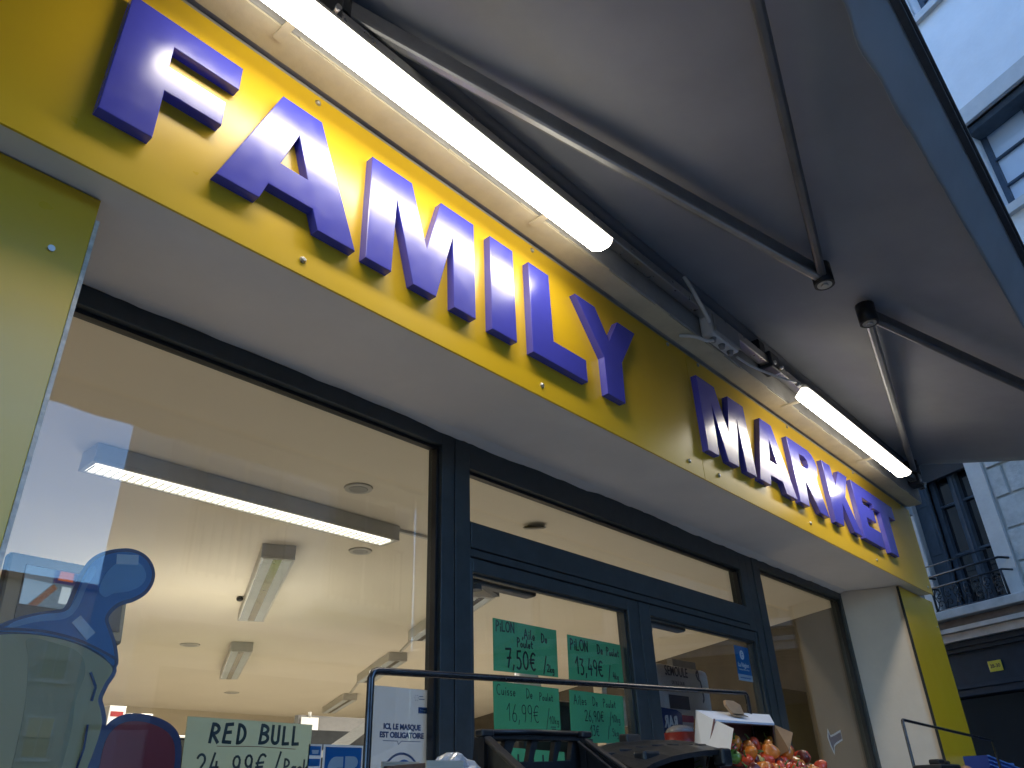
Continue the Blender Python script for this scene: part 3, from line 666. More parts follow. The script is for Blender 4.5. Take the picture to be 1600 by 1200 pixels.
# balcony of wrought iron
def balcony(x0, x1, z0, par):
    b_ = MB(); yb = -.16
    for z_, r_ in ((z0 + .275, .011), (z0 + .40, .013)):
        b_.tube([(x0, -.02, z_), (x0, yb, z_), (x1, yb, z_), (x1 + .02, yb + .02, z_ - .005), (x1 + .02, -.02, z_)], r_, 8)
    b_.tube([(x0 + .02, yb + .01, z0 + .52), (x1 - .1, yb + .01, z0 + .52)], .008, 6)
    b_.tube([(x1 - .02, yb, z0 + .27), (x1 - .01, yb, z0 + .015)], .013, 8).tube([(x0 + .02, yb, z0 + .27), (x0 + .02, yb, z0 + .015)], .013, 8).tube([(x0, yb, z0 + .02), (x1, yb, z0 + .02)], .010, 8)
    ob_ = b_.build('balcony_rail', 'iron', par)
    s_ = MB(); n = 7; w_ = (x1 - x0 - .06) / n
    for k in range(n):
        cx = x0 + .03 + w_ * (k + .5); f = 1 if k % 2 else -1
        for (cz, rr, sg) in ((z0 + .205, .045, 1), (z0 + .085, .050, -1)):
            s_.tube([(cx + f * sg * (rr * (1 - a / 9) * math.cos(a * .75)), yb, cz + rr * (1 - a / 9) * math.sin(a * .75)) for a in range(9)], .007, 5)
        s_.tube([(cx - w_ * .48, yb, z0 + .02), (cx - w_ * .2, yb, z0 + .10), (cx - w_ * .45, yb, z0 + .18), (cx - w_ * .3, yb, z0 + .265)], .006, 5)
        s_.tube([(cx, yb, z0 + .145), (cx + .03, yb - .004, z0 + .165), (cx, yb - .008, z0 + .18), (cx - .03, yb - .004, z0 + .165), (cx, yb, z0 + .145)], .007, 5)
    s_.build('scrollwork', 'iron', ob_)
balcony(-.16, .74, 3.215, cb); balcony(2.16, 3.14, 3.215, cb)
# stepped cornice over the shop front
MB().box(-4, 7.2, -.24, .0, 3.125, 3.215, .008).build('cornice', 'cornice', cb)
MB().box(-4, 7.2, -.13, .0, 3.035, 3.124, .006).build('frieze', 'brown_stone', cb)
MB().box(-4, 7.2, -.20, .0, 2.985, 3.034, .006).box(-4, 7.2, -.15, .0, 2.90, 2.984, .006).build('cornice', 'cornice', cb)
b = MB(); b.box(-4, 7.2, -.06, .30, 2.80, 2.899).box(-4, 7.2, -.09, -.06, 2.84, 2.899, .004).box(-4, 7.2, -.02, .30, 2.47, 2.80)
b.box(-4, 7.2, -.06, .3, 2.43, 2.469, .004).box(-4, 7.2, -.045, .3, 2.36, 2.429, .004)
for x in (-2.8, .95, 4.3): b.box(x, x + .16, -.02, .3, 0, 2.36, .004)
b.box(-4, -2.8, 0, .3, 0, 2.36).box(4.46, 7.2, 0, .3, 0, 2.36).box(-2.64, .95, .02, .3, 0, .35).box(1.11, 4.3, .02, .3, 0, .35)
b.build('shopfront', 'navy_wood', cb)
MB().box(-2.64, .95, .10, .12, .35, 2.36).box(1.11, 4.3, .10, .12, .35, 2.36).build('shop_window', 'pane_dark', cb)
pl = tag(MB().box(-.075, .075, -.006, .0, -.052, .052, .002).build('number_plate', 'plate'), 'small yellow enamel house number plate on the navy shop front', 'number plate')
pl.matrix_world = CB @ Matrix.Translation((.235, -.0215, 2.612))
text('28-30', .050, 'plate_ink', pl, (0, -.0065, 0), bold=.0015)

# ================================================================== BUILDINGS ACROSS THE STREET (seen mirrored in the shop windows) AND ADDED SKY BLOCKERS
def house(name, x0, x1, y0, y1, h, label, m='stucco', cols=2, z1=3.9):
    t = thing(name, label, 'building', (x0, y0, 0))
    W = x1 - x0; D = y1 - y0
    MB().box(0, W, D * -0.0, D, 0, h).build('wall', m, t)
    MB().box(-.25, W + .25, -.25, D + .35, h, h + .25).build('roof', 'roof', t)
    n = 0; z = z1
    while z + 1.8 < h:
        for k in range(cols):
            cx = W * (k + .5) / cols
            w_ = MB().box(cx - .6, cx + .6, D, D + .05, z - .05, z + 1.65).box(cx - .72, cx + .72, D, D + .14, z - .18, z - .055).build('window', 'trim_stone', t)
            MB().box(cx - .5, cx - .03, D + .05, D + .065, z + .03, z + 1.57).box(cx + .03, cx + .5, D + .05, D + .065, z + .03, z + 1.57).build('pane', 'pane_dark', w_)
            g = MB()
            for q in range(11): g.box(cx - .6 + q * .118, cx - .58 + q * .118, D + .13, D + .145, z - .05, z + .75)
            g.box(cx - .62, cx + .62, D + .125, D + .155, z + .75, z + .79); g.build('railing', 'iron', w_)
        z += 3.2
    MB().box(.3, W - .3, D, D + .06, .4, 2.9).build('shopfront', 'navy_wood', t)
    MB().box(0, W, D, D + .18, 3.1, 3.35).build('cornice', 'cornice', t)
    return t
house('town_house', 3.55, 7.3, -7.6, -6.3, 17.5, 'pale town house across the street, mirrored in the left shop window', 'stucco', 2)
house('town_house', -9.5, .6, -9, -6.3, 17.5, 'wide grey town house across the street behind the viewer', 'plaster', 5)
house('town_house', -16, -1.65, 5.2, 5.25, 14, 'neighbouring house beyond the left edge of the shop', 'plaster', 1, z1=20) if False else None
nh = thing('added_neighbour_house', 'plain added house, unseen, blocking sky light left of the shop', 'building', (-9, 6, 0)); MB().box(-7, 7.38, -5.9, 5, 0, 14).build('wall', 'plaster', nh); MB().box(-7.2, 7.39, -6.2, 5.2, 14.001, 14.3).build('roof', 'roof', nh)  # out of view, added to darken the street by hiding sky
house('town_house', -22, -15, -6.25, -4.5, 14, 'added unseen house blocking sky light at the far left end of the street', 'plaster', 3)  # unseen house added to cut sky light on the right reveal
far = house('town_house', -8, 22, -46, -38, 11.2, 'low distant house with a chimney closing the far end of the square', 'plaster', 9)
MB().box(12.0, 12.9, 5, 6, 11.46, 13.6).box(12.1, 12.8, 5.1, 5.9, 13.6, 14.0).build('chimney', 'roof', far)

# ================================================================== PAPER AND STICKERS behind the glass (glass back face y=.405)
YP = .412
def sheet(name, pts, m, label, cat, group=None, y=YP, th=.0012):
    o = MB().prism(pts, y, y + th).build(name, m); return tag(o, label, cat, group)
GG = 'green handwritten price sheets taped to the door glass'
def writing(par, lines, ink='ink', y=YP - .0006):
    b_ = MB()
    for s_, x, z, h, w, *kw in lines: hand(b_, s_, x, z, h, y, w, **(kw[0] if kw else {}))
    return b_.build('handwriting', ink, par, recalc=False)
s1 = sheet('price_sheet', [(1.738, 1.886), (2.040, 1.890), (2.044, 2.036), (1.739, 2.037)], 'green', 'green paper price sheet reading PiLON Aile De Poulet 7,50€', 'price sheet', GG)
writing(s1, [('PiLON', 1.750, 2.002, .029, .0036), (',Aile', 1.870, 1.992, .029, .0036), ('De', 1.962, 1.990, .027, .0036), ('Poulet', 1.845, 1.965, .025, .0034), ('7,50€', 1.792, 1.902, .052, .0050), ('/', 1.968, 1.900, .046, .0038), ('2kg', 1.985, 1.902, .022, .0032)])
s2 = sheet('price_sheet', [(2.096, 1.888), (2.409, 1.890), (2.409, 2.028), (2.101, 2.030)], 'green', 'green paper price sheet reading PiLON De Poulet 13,49€', 'price sheet', GG)
writing(s2, [('PiLON', 2.112, 1.985, .034, .0042), ('De', 2.262, 1.985, .030, .0040), ('Poulet', 2.318, 1.985, .025, .0036), ('13,49€', 2.135, 1.910, .050, .0048), ('/', 2.318, 1.903, .046, .0038), ('4kg', 2.345, 1.908, .022, .0032)])
s3 = sheet('price_sheet', [(1.735, 1.718), (2.036, 1.730), (2.038, 1.856), (1.734, 1.858)], 'green', 'green paper price sheet reading Cuisse De Poulet 16,99€', 'price sheet', GG)
writing(s3, [('Cuisse', 1.748, 1.822, .028, .0022), ('De', 1.878, 1.819, .026, .0022), ('Poulet', 1.940, 1.817, .022, .0022), ('16,99€', 1.790, 1.753, .047, .0022), ('/', 1.968, 1.742, .050, .0022), ('10kg', 1.984, 1.752, .022, .0020), ('-', 1.985, 1.735, .02, .002, dict(sx=5)), ('-', 1.990, 1.729, .02, .002, dict(sx=4))], 'ink_faint')
s4 = sheet('price_sheet', [(2.087, 1.700), (2.385, 1.708), (2.394, 1.855), (2.092, 1.857)], 'green', 'green paper price sheet reading Ailes De Poulet 26,90€', 'price sheet', GG)
writing(s4, [('Ailes', 2.112, 1.815, .030, .0024), ('De', 2.212, 1.815, .026, .0024), ('Poulet', 2.272, 1.815, .024, .0024), ('26,90€', 2.165, 1.768, .032, .0026), ('/', 2.302, 1.762, .036, .0024), ('10kg', 2.318, 1.770, .022, .0022), ('13€', 2.190, 1.725, .030, .0026), ('/', 2.285, 1.720, .034, .0024), ('5kg', 2.312, 1.727, .022, .0022)], 'ink_faint')
s5 = sheet('price_sheet', [(1.752, 1.56), (2.046, 1.56), (2.048, 1.675), (1.754, 1.685)], 'green', 'green paper price sheet reading LAIT behind the black crate', 'price sheet', GG)
writing(s5, [('LAIT', 1.83, 1.612, .050, .0060, dict(kern=.55))])
sr = sheet('price_card', [(.828, 1.56), (1.120, 1.56), (1.125, 1.718), (.823, 1.723)], 'pale_green', 'pale green card handwritten RED BULL 24,99€ pack price', 'price card')
writing(sr, [('RED', .878, 1.677, .034, .0052, dict(kern=.3)), ('BULL', .992, 1.677, .034, .0052, dict(kern=.26)), ('24', .855, 1.614, .042, .0036, dict(kern=.22)), ('99€', .935, 1.612, .042, .0036, dict(kern=.2)), ('/', 1.035, 1.615, .042, .0036), ('Pack', 1.058, 1.618, .030, .0034)], 'ink_card')
b_ = MB(); b_.sheet([[(.895, YP - .0007, 1.6685), (.99, YP - .0007, 1.6695), (.99, YP - .0007, 1.671), (.895, YP - .0007, 1.670)], [(.99, YP - .0007, 1.6695), (1.085, YP - .0007, 1.666), (1.085, YP - .0007, 1.6675), (.99, YP - .0007, 1.671)]]); b_.build('underline', 'red_line', sr, recalc=False)
# mask notice
mk = sheet('mask_poster', [(1.272, 1.52), (1.4775, 1.52), (1.4775, 1.815), (1.283, 1.815)], 'poster', 'pale blue notice with the words ICI, LE MASQUE EST OBLIGATOIRE', 'notice')
MB().prism([(1.272, 1.52), (1.284, 1.52), (1.297, 1.815), (1.283, 1.815)], YP - .0012, YP - .0002).build('border', 'poster_edge', mk)
ty = YP - .0008
text('ICI, LE MASQUE', .0178, 'poster_ink', mk, (1.394, ty, 1.722), bold=.0008); text('EST OBLIGATOIRE', .0178, 'poster_ink', mk, (1.394, ty, 1.703), bold=.0008)
b_ = MB(); yk = ty - .0002
def rib(b, pts, w, y, close=False):
    P = [Vector((p[0], 0, p[1])) for p in pts]; n = len(P)
    for i in range(n if close else n - 1):
        a, c = P[i], P[(i + 1) % n]; d = (c - a).normalized(); nn = Vector((-d.z, 0, d.x)) * w / 2; yy = y - .00001 * i
        b.sheet([[(q.x, yy, q.z) for q in (a - nn, c - nn, c + nn, a + nn)]])
rib(b_, [(1.332, 1.690), (1.379, 1.690), (1.382, 1.682), (1.392, 1.690), (1.456, 1.690)], .0014, yk)
rib(b_, arc(1.394, 1.60, .062, .062, 0, 360, 30), .0055, yk - .001)
rib(b_, [(1.448, 1.798), (1.462, 1.798)], .002, yk); rib(b_, [(1.448, 1.791), (1.467, 1.791)], .002, yk)
for a in range(0, 360, 60): rib(b_, [(1.438 + .006 * math.cos(R(a)), 1.794 + .007 * math.sin(R(a))), (1.440 + .006 * math.cos(R(a)), 1.794 + .007 * math.sin(R(a)))], .002, yk)
b_.build('printed_lines', 'poster_ink', mk, recalc=False)
b_ = MB(); b_.prism(arc(1.402, 1.605, .035, .044, 0, 180, 16) + [(1.367, 1.56), (1.385, 1.56), (1.388, 1.607), (1.397, 1.612), (1.415, 1.610), (1.418, 1.56), (1.437, 1.56)], yk - .0012, yk - .0004).build('printed_head', 'poster_blue', mk)
b_ = MB(); b_.prism([(1.446, 1.757), (1.4765, 1.757), (1.4765, 1.772), (1.446, 1.772)], ty - .0006, ty).build('printed_tab', 'poster_ink', mk)
text('Auvergne', .0055, 'poster', mk, (1.462, ty - .0009, 1.7645))
# card payment sticker and the small strip beside it
cbs = sheet('payment_sticker', [(1.160, 1.55), (1.274, 1.55), (1.274, 1.678), (1.160, 1.678)], 'sticker_white', 'blue and white square card payment sticker lettered CB', 'sticker')
MB().prism([(1.1655, 1.556), (1.269, 1.556), (1.269, 1.673), (1.1655, 1.673)], YP - .0010, YP - .0002).build('blue_field', 'sticker_blue', cbs)
b_ = MB(); zc = 1.627
b_.prism(arc(1.196, zc, .022, .026, 90, 270, 10)[::1] + [(1.216, zc - .026), (1.2165, zc - .003), (1.20, zc - .003), (1.20, zc + .003), (1.2165, zc + .003), (1.216, zc + .026)], YP - .0018, YP - .0011)
b_.prism([(1.222, zc + .002)] + arc(1.245, zc + .0145, .014, .0125, -90, 90, 8) + [(1.222, zc + .027)], YP - .0018, YP - .0011).prism([(1.222, zc - .027)] + arc(1.245, zc - .0145, .014, .0125, -90, 90, 8) + [(1.222, zc - .002)], YP - .0018, YP - .0011)
b_.build('emblem', 'sticker_white', cbs)
st = sheet('sticker_strip', [(1.118, 1.55), (1.154, 1.55), (1.156, 1.678), (1.120, 1.678)], 'sticker_white', 'narrow strip of small blue payment stickers beside the pale green card', 'sticker')
MB().prism([(1.122, 1.655), (1.152, 1.655), (1.152, 1.674), (1.122, 1.674)], YP - .001, YP - .0002).prism([(1.122, 1.633), (1.152, 1.633), (1.152, 1.648), (1.122, 1.648)], YP - .001, YP - .0002).prism([(1.122, 1.60), (1.152, 1.60), (1.152, 1.628), (1.122, 1.628)], YP - .001, YP - .0002).build('blue_field', 'sticker_blue', st)
MB().prism([(1.130, 1.658), (1.145, 1.658), (1.147, 1.666), (1.128, 1.666)], YP - .0016, YP - .0011).build('emblem', 'sticker_white', st)
# region sticker on the right door leaf
rg = sheet('region_sticker', [(3.288, 1.974), (3.420, 1.974), (3.424, 2.120), (3.292, 2.120)], 'sticker_blue', 'blue sticker with white emblem reading La Région on the right door leaf', 'sticker', y=.4055)
MB().prism([(3.288, 1.974), (3.420, 1.974), (3.4207, 2.000), (3.2887, 2.000)], .4047, .4054).build('white_band', 'sticker_white', rg)
b_ = MB(); b_.prism(arc(3.353, 2.083, .020, .020, 0, 350, 22), .4047, .4054).build('emblem', 'white_ink', rg)
rib_ = MB(); rib(rib_, arc(3.353, 2.083, .008, .011, 60, 290, 8), .003, .4044); rib(rib_, [(3.346, 2.083), (3.362, 2.086)], .003, .4043); rib_.build('emblem_lines', 'sticker_blue', rg, recalc=False)
text('La Région', .026, 'white_ink', rg, (3.354, .4050, 2.040), bold=.0004); text('Auvergne-Rhône-Alpes', .0105, 'sticker_white', rg, (3.354, .4050, 2.021)); text('www.auvergnerhonealpes.fr', .009, 'sticker_blue', rg, (3.354, .4042, 1.987))
# small sticker low on the right pane
ri = sheet('window_sticker', [(4.160, 1.772), (4.183, 1.812), (4.203, 1.782), (4.25, 1.790), (4.350, 1.812), (4.350, 1.762), (4.25, 1.740), (4.222, 1.728), (4.203, 1.695), (4.176, 1.732)], 'sticker_white', 'small white and blue flag shaped sticker low on the right window pane', 'sticker')
MB().prism([(4.171, 1.771), (4.183, 1.795), (4.198, 1.773), (4.25, 1.781), (4.342, 1.801), (4.342, 1.770), (4.25, 1.749), (4.215, 1.736), (4.202, 1.711), (4.185, 1.738)], YP - .001, YP - .0002).build('blue_field', 'decal_navy', ri)
# plain squeeze bottle cut-out on the left window
def smooth(P, k=5):
    out = []; n = len(P)
    for i in range(n):
        p0, p1_, p2_, p3 = (Vector(P[(i + q) % n]) for q in (-1, 0, 1, 2))
        for j in range(k):
            t = j / k; v = .5 * ((2 * p1_) + (p2_ - p0) * t + (2 * p0 - 5 * p1_ + 4 * p2_ - p3) * t * t + (3 * p1_ - p0 - 3 * p2_ + p3) * t ** 3); out.append((v.x, v.y))
    return out
nz = [(.446, 1.846), (.470, 1.864), (.505, 1.879), (.538, 1.888), (.552, 1.900), (.558, 1.930), (.566, 1.970), (.580, 1.998), (.606, 2.016), (.640, 2.026), (.668, 2.022), (.688, 2.006), (.696, 1.982), (.688, 1.956), (.668, 1.938), (.642, 1.925), (.626, 1.908), (.621, 1.888), (.634, 1.864), (.648, 1.838), (.656, 1.806), (.630, 1.822), (.590, 1.838), (.540, 1.846), (.490, 1.848)]
cN = Vector((.57, 1.925))
def grow(P, d):
    n = len(P); o = []
    for i in range(n):
        a, c = Vector(P[i - 1]), Vector(P[(i + 1) % n]); t = (c - a).normalized(); o.append((P[i][0] - t.y * d, P[i][1] + t.x * d))
    return o
nzs = smooth(nz)
bd = [(.346, 1.790), (.395, 1.822), (.450, 1.840), (.500, 1.846), (.560, 1.842), (.610, 1.828), (.654, 1.802), (.646, 1.772), (.640, 1.745), (.650, 1.722), (.656, 1.70), (.652, 1.66), (.640, 1.60), (.620, 1.50), (.40, 1.50), (.345, 1.62)]
bds = smooth(bd)
YD = YP - .0012
dc = sheet('bottle_cutout', grow(bds, .009), 'decal_navy', 'large cut-out of a cream squeeze bottle with bent blue nozzle on the left window', 'window sticker')
MB().prism(grow(nzs, .008), YD + .0002, YD + .0010).build('nozzle_outline', 'decal_navy', dc)
MB().prism(bds, YD - .0010, YD - .0001).build('body', 'decal_cream', dc)
MB().prism(nzs, YD - .0022, YD - .0012).build('cap', 'decal_blue', dc)
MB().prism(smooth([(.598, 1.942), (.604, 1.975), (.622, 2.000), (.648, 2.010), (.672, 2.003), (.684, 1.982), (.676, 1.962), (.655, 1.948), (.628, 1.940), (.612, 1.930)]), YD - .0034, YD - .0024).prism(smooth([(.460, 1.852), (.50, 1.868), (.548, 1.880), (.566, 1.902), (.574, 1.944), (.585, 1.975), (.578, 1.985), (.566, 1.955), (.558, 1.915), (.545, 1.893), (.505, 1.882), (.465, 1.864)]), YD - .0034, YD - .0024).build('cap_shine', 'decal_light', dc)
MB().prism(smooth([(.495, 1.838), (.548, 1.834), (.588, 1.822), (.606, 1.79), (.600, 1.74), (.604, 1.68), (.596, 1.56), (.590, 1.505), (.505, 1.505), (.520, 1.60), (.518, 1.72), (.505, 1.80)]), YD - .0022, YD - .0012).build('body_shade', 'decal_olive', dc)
rib_ = MB(); rib(rib_, smooth([(.44, 1.842), (.49, 1.853), (.545, 1.851), (.60, 1.839), (.655, 1.812)])[:21], .005, YD - .0036); rib(rib_, [(.615, 1.79), (.63, 1.765), (.628, 1.74)], .005, YD - .0036); rib(rib_, [(.630, 1.70), (.632, 1.66), (.622, 1.60), (.61, 1.52)], .004, YD - .0036); rib_.build('collar_line', 'decal_navy', dc, recalc=False)
rd = sheet('red_badge', smooth([(.664, 1.54), (.659, 1.60), (.657, 1.66), (.668, 1.702), (.700, 1.722), (.745, 1.722), (.79, 1.708), (.816, 1.682), (.825, 1.64), (.824, 1.59), (.82, 1.54)]), 'decal_navy', 'rounded dark red badge with navy rim beside the bottle cut-out', 'window sticker', y=YP + .003)
MB().prism(smooth([(.676, 1.55), (.671, 1.60), (.669, 1.66), (.679, 1.692), (.704, 1.708), (.742, 1.708), (.780, 1.696), (.802, 1.676), (.811, 1.64), (.81, 1.59), (.806, 1.55)]), YP + .0014, YP + .0026).build('red_field', 'decal_red', rd)
for q, (tx, tz, an) in enumerate(((.640, 2.010, 8), (.585, 1.868, -40))):
    tp = MB().box(-.022, .022, -.0004, 0, -.010, .010).build('tape_piece', 'tape'); tp.location = (tx, YD - .0035, tz); tp.rotation_euler = (0, R(-an), 0)
    tag(tp, ('strip of clear tape on the nozzle tip of the bottle cut-out', 'strip of clear tape across the collar of the bottle cut-out')[q], 'tape')

# ================================================================== THINGS INSIDE THE SHOP
tv = thing('wall_monitor', 'black monitor showing camera pictures behind the bottle cut-out', 'monitor', (1.10, 2.0, 2.28)); tv.rotation_euler = (R(-8), 0, R(3))
MB().box(-.245, .215, 0, .05, -.145, .145, .012).build('casing', 'screen_dark', tv)
MB().box(-.185, .195, -.002, .001, -.10, .105).build('screen', 'pane_dark', tv)
def scr(pts, col, e, nm, lay=1):
    m = emitter('picture_' + nm, col, e); MB().prism(pts, -.002 - .0016 * lay, -.0022 - .0016 * lay + .0012).build('picture', m, tv)
scr([(-.18, -.045), (.06, -.045), (.06, .10), (-.18, .10)], (.20, .28, .36), .45, 'floor')
scr([(-.18, -.045), (-.155, -.045), (-.08, .045), (-.18, .05)], (.30, .45, .62), .6, 'ice', 2)
scr([(-.15, -.045), (-.12, -.045), (-.06, .03), (-.075, .045)], (.25, .13, .08), .5, 'shelf', 2)
scr([(-.08, .05), (.07, .05), (.08, .10), (-.08, .10)], (.05, .05, .15), .5, 'ceiling', 2)
scr([(-.065, .062), (-.01, .062), (-.01, .098), (-.06, .098)], (.55, .14, .05), .6, 'awning', 3)
scr([(.055, .068), (.10, .062), (.10, .10), (.05, .10)], (.08, .08, .65), .7, 'neon', 3)
scr([(-.05, -.025), (-.01, -.025), (-.012, .04), (-.045, .04)], (.55, .65, .72), .7, 'door', 3)
scr([(.07, -.10), (.12, -.10), (.15, .04), (.12, .04)], (.22, .16, .18), .5, 'aisle', 2)
scr([(.10, -.07), (.14, .02), (.15, .0), (.115, -.08)], (.45, .45, .55), .6, 'rail', 3)
MB().box(-.03, .03, .05, .09, -2.22, .06).build('mount', 'dark_metal', tv)
fg = thing('drinks_fridge', 'dark drinks fridge with pale top rim behind the pale green card', 'fridge', (2.15, 3.05, 0))
MB().box(-.35, .55, -.04, .6, 0, 1.895, .01).build('cabinet', 'screen_dark', fg); MB().box(-.352, .552, -.045, .6, 1.8955, 1.908, .002).build('top_rim', 'fixture', fg)
MB().box(-.30, .50, -.05, -.041, .2, 1.80).build('glass_door', 'pane_dark', fg)
for (x, w, h, m, lb) in ((1.925, .12, .10, 'carton_white', 'white carton with red stripe on the fridge, right of the bottle cut-out'), (1.80, .085, .13, 'carton_white', 'taller white carton mostly hidden behind the bottle cut-out')):
    c = thing('carton', lb, 'carton', (x, 3.12, 1.909)); MB().box(-w / 2, w / 2, -.06, .06, 0, h, .003).build('box_body', m, c); MB().box(-w / 2 + .01, w / 2 - .012, -.0615, -.0602, h * .62, h * .80).build('stripe', 'red_plastic', c)
pt = tag(MB().box(3.50, 4.5, 4.0, 4.05, 0, 2.155, .004).build('partition_panel', 'partition'), 'dark grey partition panel above the card payment sticker', 'partition')
cr = thing('hanging_card', 'small white card clipped to the top of the grey partition', 'price card', (3.59, 3.985, 2.09)); MB().box(-.075, .075, -.004, 0, -.06, .05).build('card', 'carton_white', cr); MB().tube([(.0, .0, .05), (.0, .005, .085)], .012, 8).build('clip', 'white_plastic', cr)
tag(MB().box(3.0, 3.5, 4.1, 4.15, 0, 2.10, .003).build('green_board', 'pep_green'), 'green edged board behind the pale green card', 'board')
sf = thing('grocery_shelf', 'grocery shelf unit seen through the left door leaf below the green sheets', 'shelf', (2.75, 2.6, 0))
MB().box(-.6, .8, .3, .33, 0, 1.95).box(-.6, .8, 0, .33, 1.52, 1.545).box(-.6, .8, 0, .33, 1.82, 1.85).box(-.6, -.57, 0, .3, 0, 1.95).box(.77, .8, 0, .3, 0, 1.95).build('rack', 'dark_metal', sf)
x = -.52; k = 0
cols = ['carton_brown', 'red_plastic', 'pep_yellow', 'carton_white', 'light_blue', 'pep_orange', 'carton_print']
nmc = {'carton_brown': 'brown', 'red_plastic': 'red', 'pep_yellow': 'yellow', 'carton_white': 'white', 'light_blue': 'blue', 'pep_orange': 'orange', 'carton_print': 'light green'}
while x < .55:
    w = random.uniform(.13, .2); h = random.uniform(.14, .25); m = cols[k % 7]
    c = thing('packet', '%s grocery packet, %s along the shelf seen under the green sheets' % (nmc[m], ('first', 'second', 'third', 'fourth', 'fifth', 'sixth', 'seventh', 'eighth')[k]), 'packet', (2.75 + x + w / 2, 2.72, 1.546), 'packets on the grocery shelf')
    MB().box(-w / 2 + .01, w / 2 - .01, -.07, .07, 0, h, .004).build('box_body', m, c); MB().box(-w / 4, w / 4, -.072, -.0702, h * .3, h * .65).build('label_patch', 'sack_paper', c)
    x += w; k += 1
tag(MB().bar((2.3, 2.0, 1.72), (3.3, 2.9, 1.98), .10, .06).build('slanted_rail', 'dark_metal'), 'dark slanted counter edge behind the glass left of the green sheets', 'counter edge')
# wooden crate slats behind the sheets, black bin and bag between them
wc = thing('wooden_crate', 'upright pale wooden crate just right of the green sheets, inside the door', 'crate', (2.92, .80, 1.3))
b_ = MB()
for z in (.0, .17, .34, .51, .66): b_.box(-.10, .30, 0, .012, z, z + .12, .002)
b_.build('slats', 'wood', wc); MB().box(-.12, -.085, -.015, .03, 0, .80, .003).box(.29, .325, -.015, .03, 0, .8, .003).build('post', 'wood', wc)
tag(MB().box(2.10, 2.40, .62, .74, 1.0, 1.86, .02).build('black_bin', 'dark_metal'), 'dark upright bin seen in the gap between the green sheets', 'bin')
tag(MB().ball((2.20, .68, 1.91), .05, (1.1, .8, 1.3), 3, .5, 3.0).build('plastic_bag', 'bag'), 'crumpled clear plastic bag on the dark bin between the sheets', 'plastic bag')
# semolina sacks in the right door leaf
sk = thing('semolina_sack', 'white paper sack printed SEMOULE behind the right door leaf', 'sack', (3.50, .80, 1.3))
b_ = MB(); b_.box(-.23, .27, 0, .18, 0, .80, .03); b_.build('sack_body', 'sack_paper', sk)
ls = thing('low_shelf', 'low shelf carrying the tub, bag and packet behind the right door leaf', 'shelf', (3.2, .64, 0)); MB().box(-.30, .32, -.13, .12, 1.625, 1.659, .003).build('board', 'wood_dark', ls); MB().box(-.29, -.26, -.10, .10, .01, 1.6245).box(.28, .31, -.10, .10, .01, 1.6245).build('post', 'wood_dark', ls)
text('SEMOULE', .062, 'sack_print', sk, (-.055, -.0015, .765), bold=.001, sx=.80); text('DE BLÉ DUR', .022, 'sack_print', sk, (-.05, -.0015, .715)); text('FINE', .026, 'sack_print', sk, (-.05, -.0015, .69))
MB().box(-.15, .03, -.002, -.0005, .60, .66).build('print_block', 'sack_print', sk); MB().box(-.15, .05, -.003, -.0015, .545, .575).build('banner', 'magenta', sk)
rib_ = MB(); rib(rib_, [(.15, .79), (.13, .77), (.145, .745), (.165, .74), (.172, .70), (.178, .66), (.165, .64)], .012, -.002); rib(rib_, [(.15, .79), (.155, .75)], .012, -.0025); rib_.build('figure_print', 'sack_print', sk, recalc=False)
bg = thing('snack_bag', 'blue snack bag with lettering turned backwards beside the red tub', 'bag', (3.175, .70, 1.660))
MB().slab([(-.09, 0, 0), (.09, 0, 0), (.10, 0, .205), (.06, 0, .218), (-.10, 0, .225)], (0, .04, 0)).build('bag_body', 'decal_navy', bg); text('RAR', .065, 'sack_paper', bg, (0, -.002, .165), bold=.003, sx=.9, mirror=True)
rt = thing('red_tub', 'red plastic tub with clear lid beside the white carton, behind the glass', 'tub', (3.035, .58, 1.660))
MB().tube([(0, 0, 0), (0, 0, .11)], [.055, .07], 20).build('tub_body', 'red_plastic', rt); MB().ball((0, 0, .115), .06, (1, 1, .45), 2).build('lid', 'bag', rt)
bp_ = thing('bread_packet', 'brown bread packet on its end behind the display rail', 'packet', (3.36, .64, 1.660)); MB().ball((0, 0, .10), .07, (1.0, .7, 1.42), 3, .25, 2).build('bag_body', 'carton_brown', bp_); MB().box(-.03, .04, -.058, -.047, .10, .15).build('label_patch', 'magenta', bp_)
tag(MB().box(4.75, 5.22, .90, .93, 0, 2.10, .003).build('display_board', 'ochre'), 'ochre display board standing inside the right window', 'board')
tag(MB().box(4.45, 4.74, 1.4, 1.44, 0, 2.3, .003).build('grey_locker', 'partition'), 'grey locker side standing behind the right window pane', 'locker')

# ================================================================== DISPLAY STANDS AND GOODS on the pavement
def stand(x0, x1, z0, z1, y, label, sh):
    t = thing('display_stand', label, 'display stand', (x0, y, 0))
    w = x1 - x0; b_ = MB(); r = .0062
    b_.tube([(0, 0, 0), (0, 0, z0 - .012), (.004, 0, z0 - .003), (.012, 0, z0), (w - .012, 0, z1), (w - .004, 0, z1 - .003), (w, 0, z1 - .012), (w, 0, 0)], r, 12)
    b_.build('frame', 'rail_metal', t)
    b_ = MB()
    for x in (0, w): b_.bar((x, -.012, 1.46), (x, -.55, 1.10), .012, .016, .001).box(x - .006, x + .006, -.56, -.545, 0, 1.10)
    b_.build('leg', 'black_metal', t)
    MB().slab([(0.02, .0, 1.452), (w - .02, .0, 1.452), (w - .02, -.50, 1.10), (.02, -.50, 1.10)], (0, 0, -.012)).build('shelf', 'black_metal', t)
    return t
stand(.838, 2.182, 1.745, 1.794, -.15, 'black steel display stand with a thin rail before the doors', 1)
stand(3.514, 4.895, 1.779, 1.737, -.15, 'black steel display stand before the right yellow pier', 1)
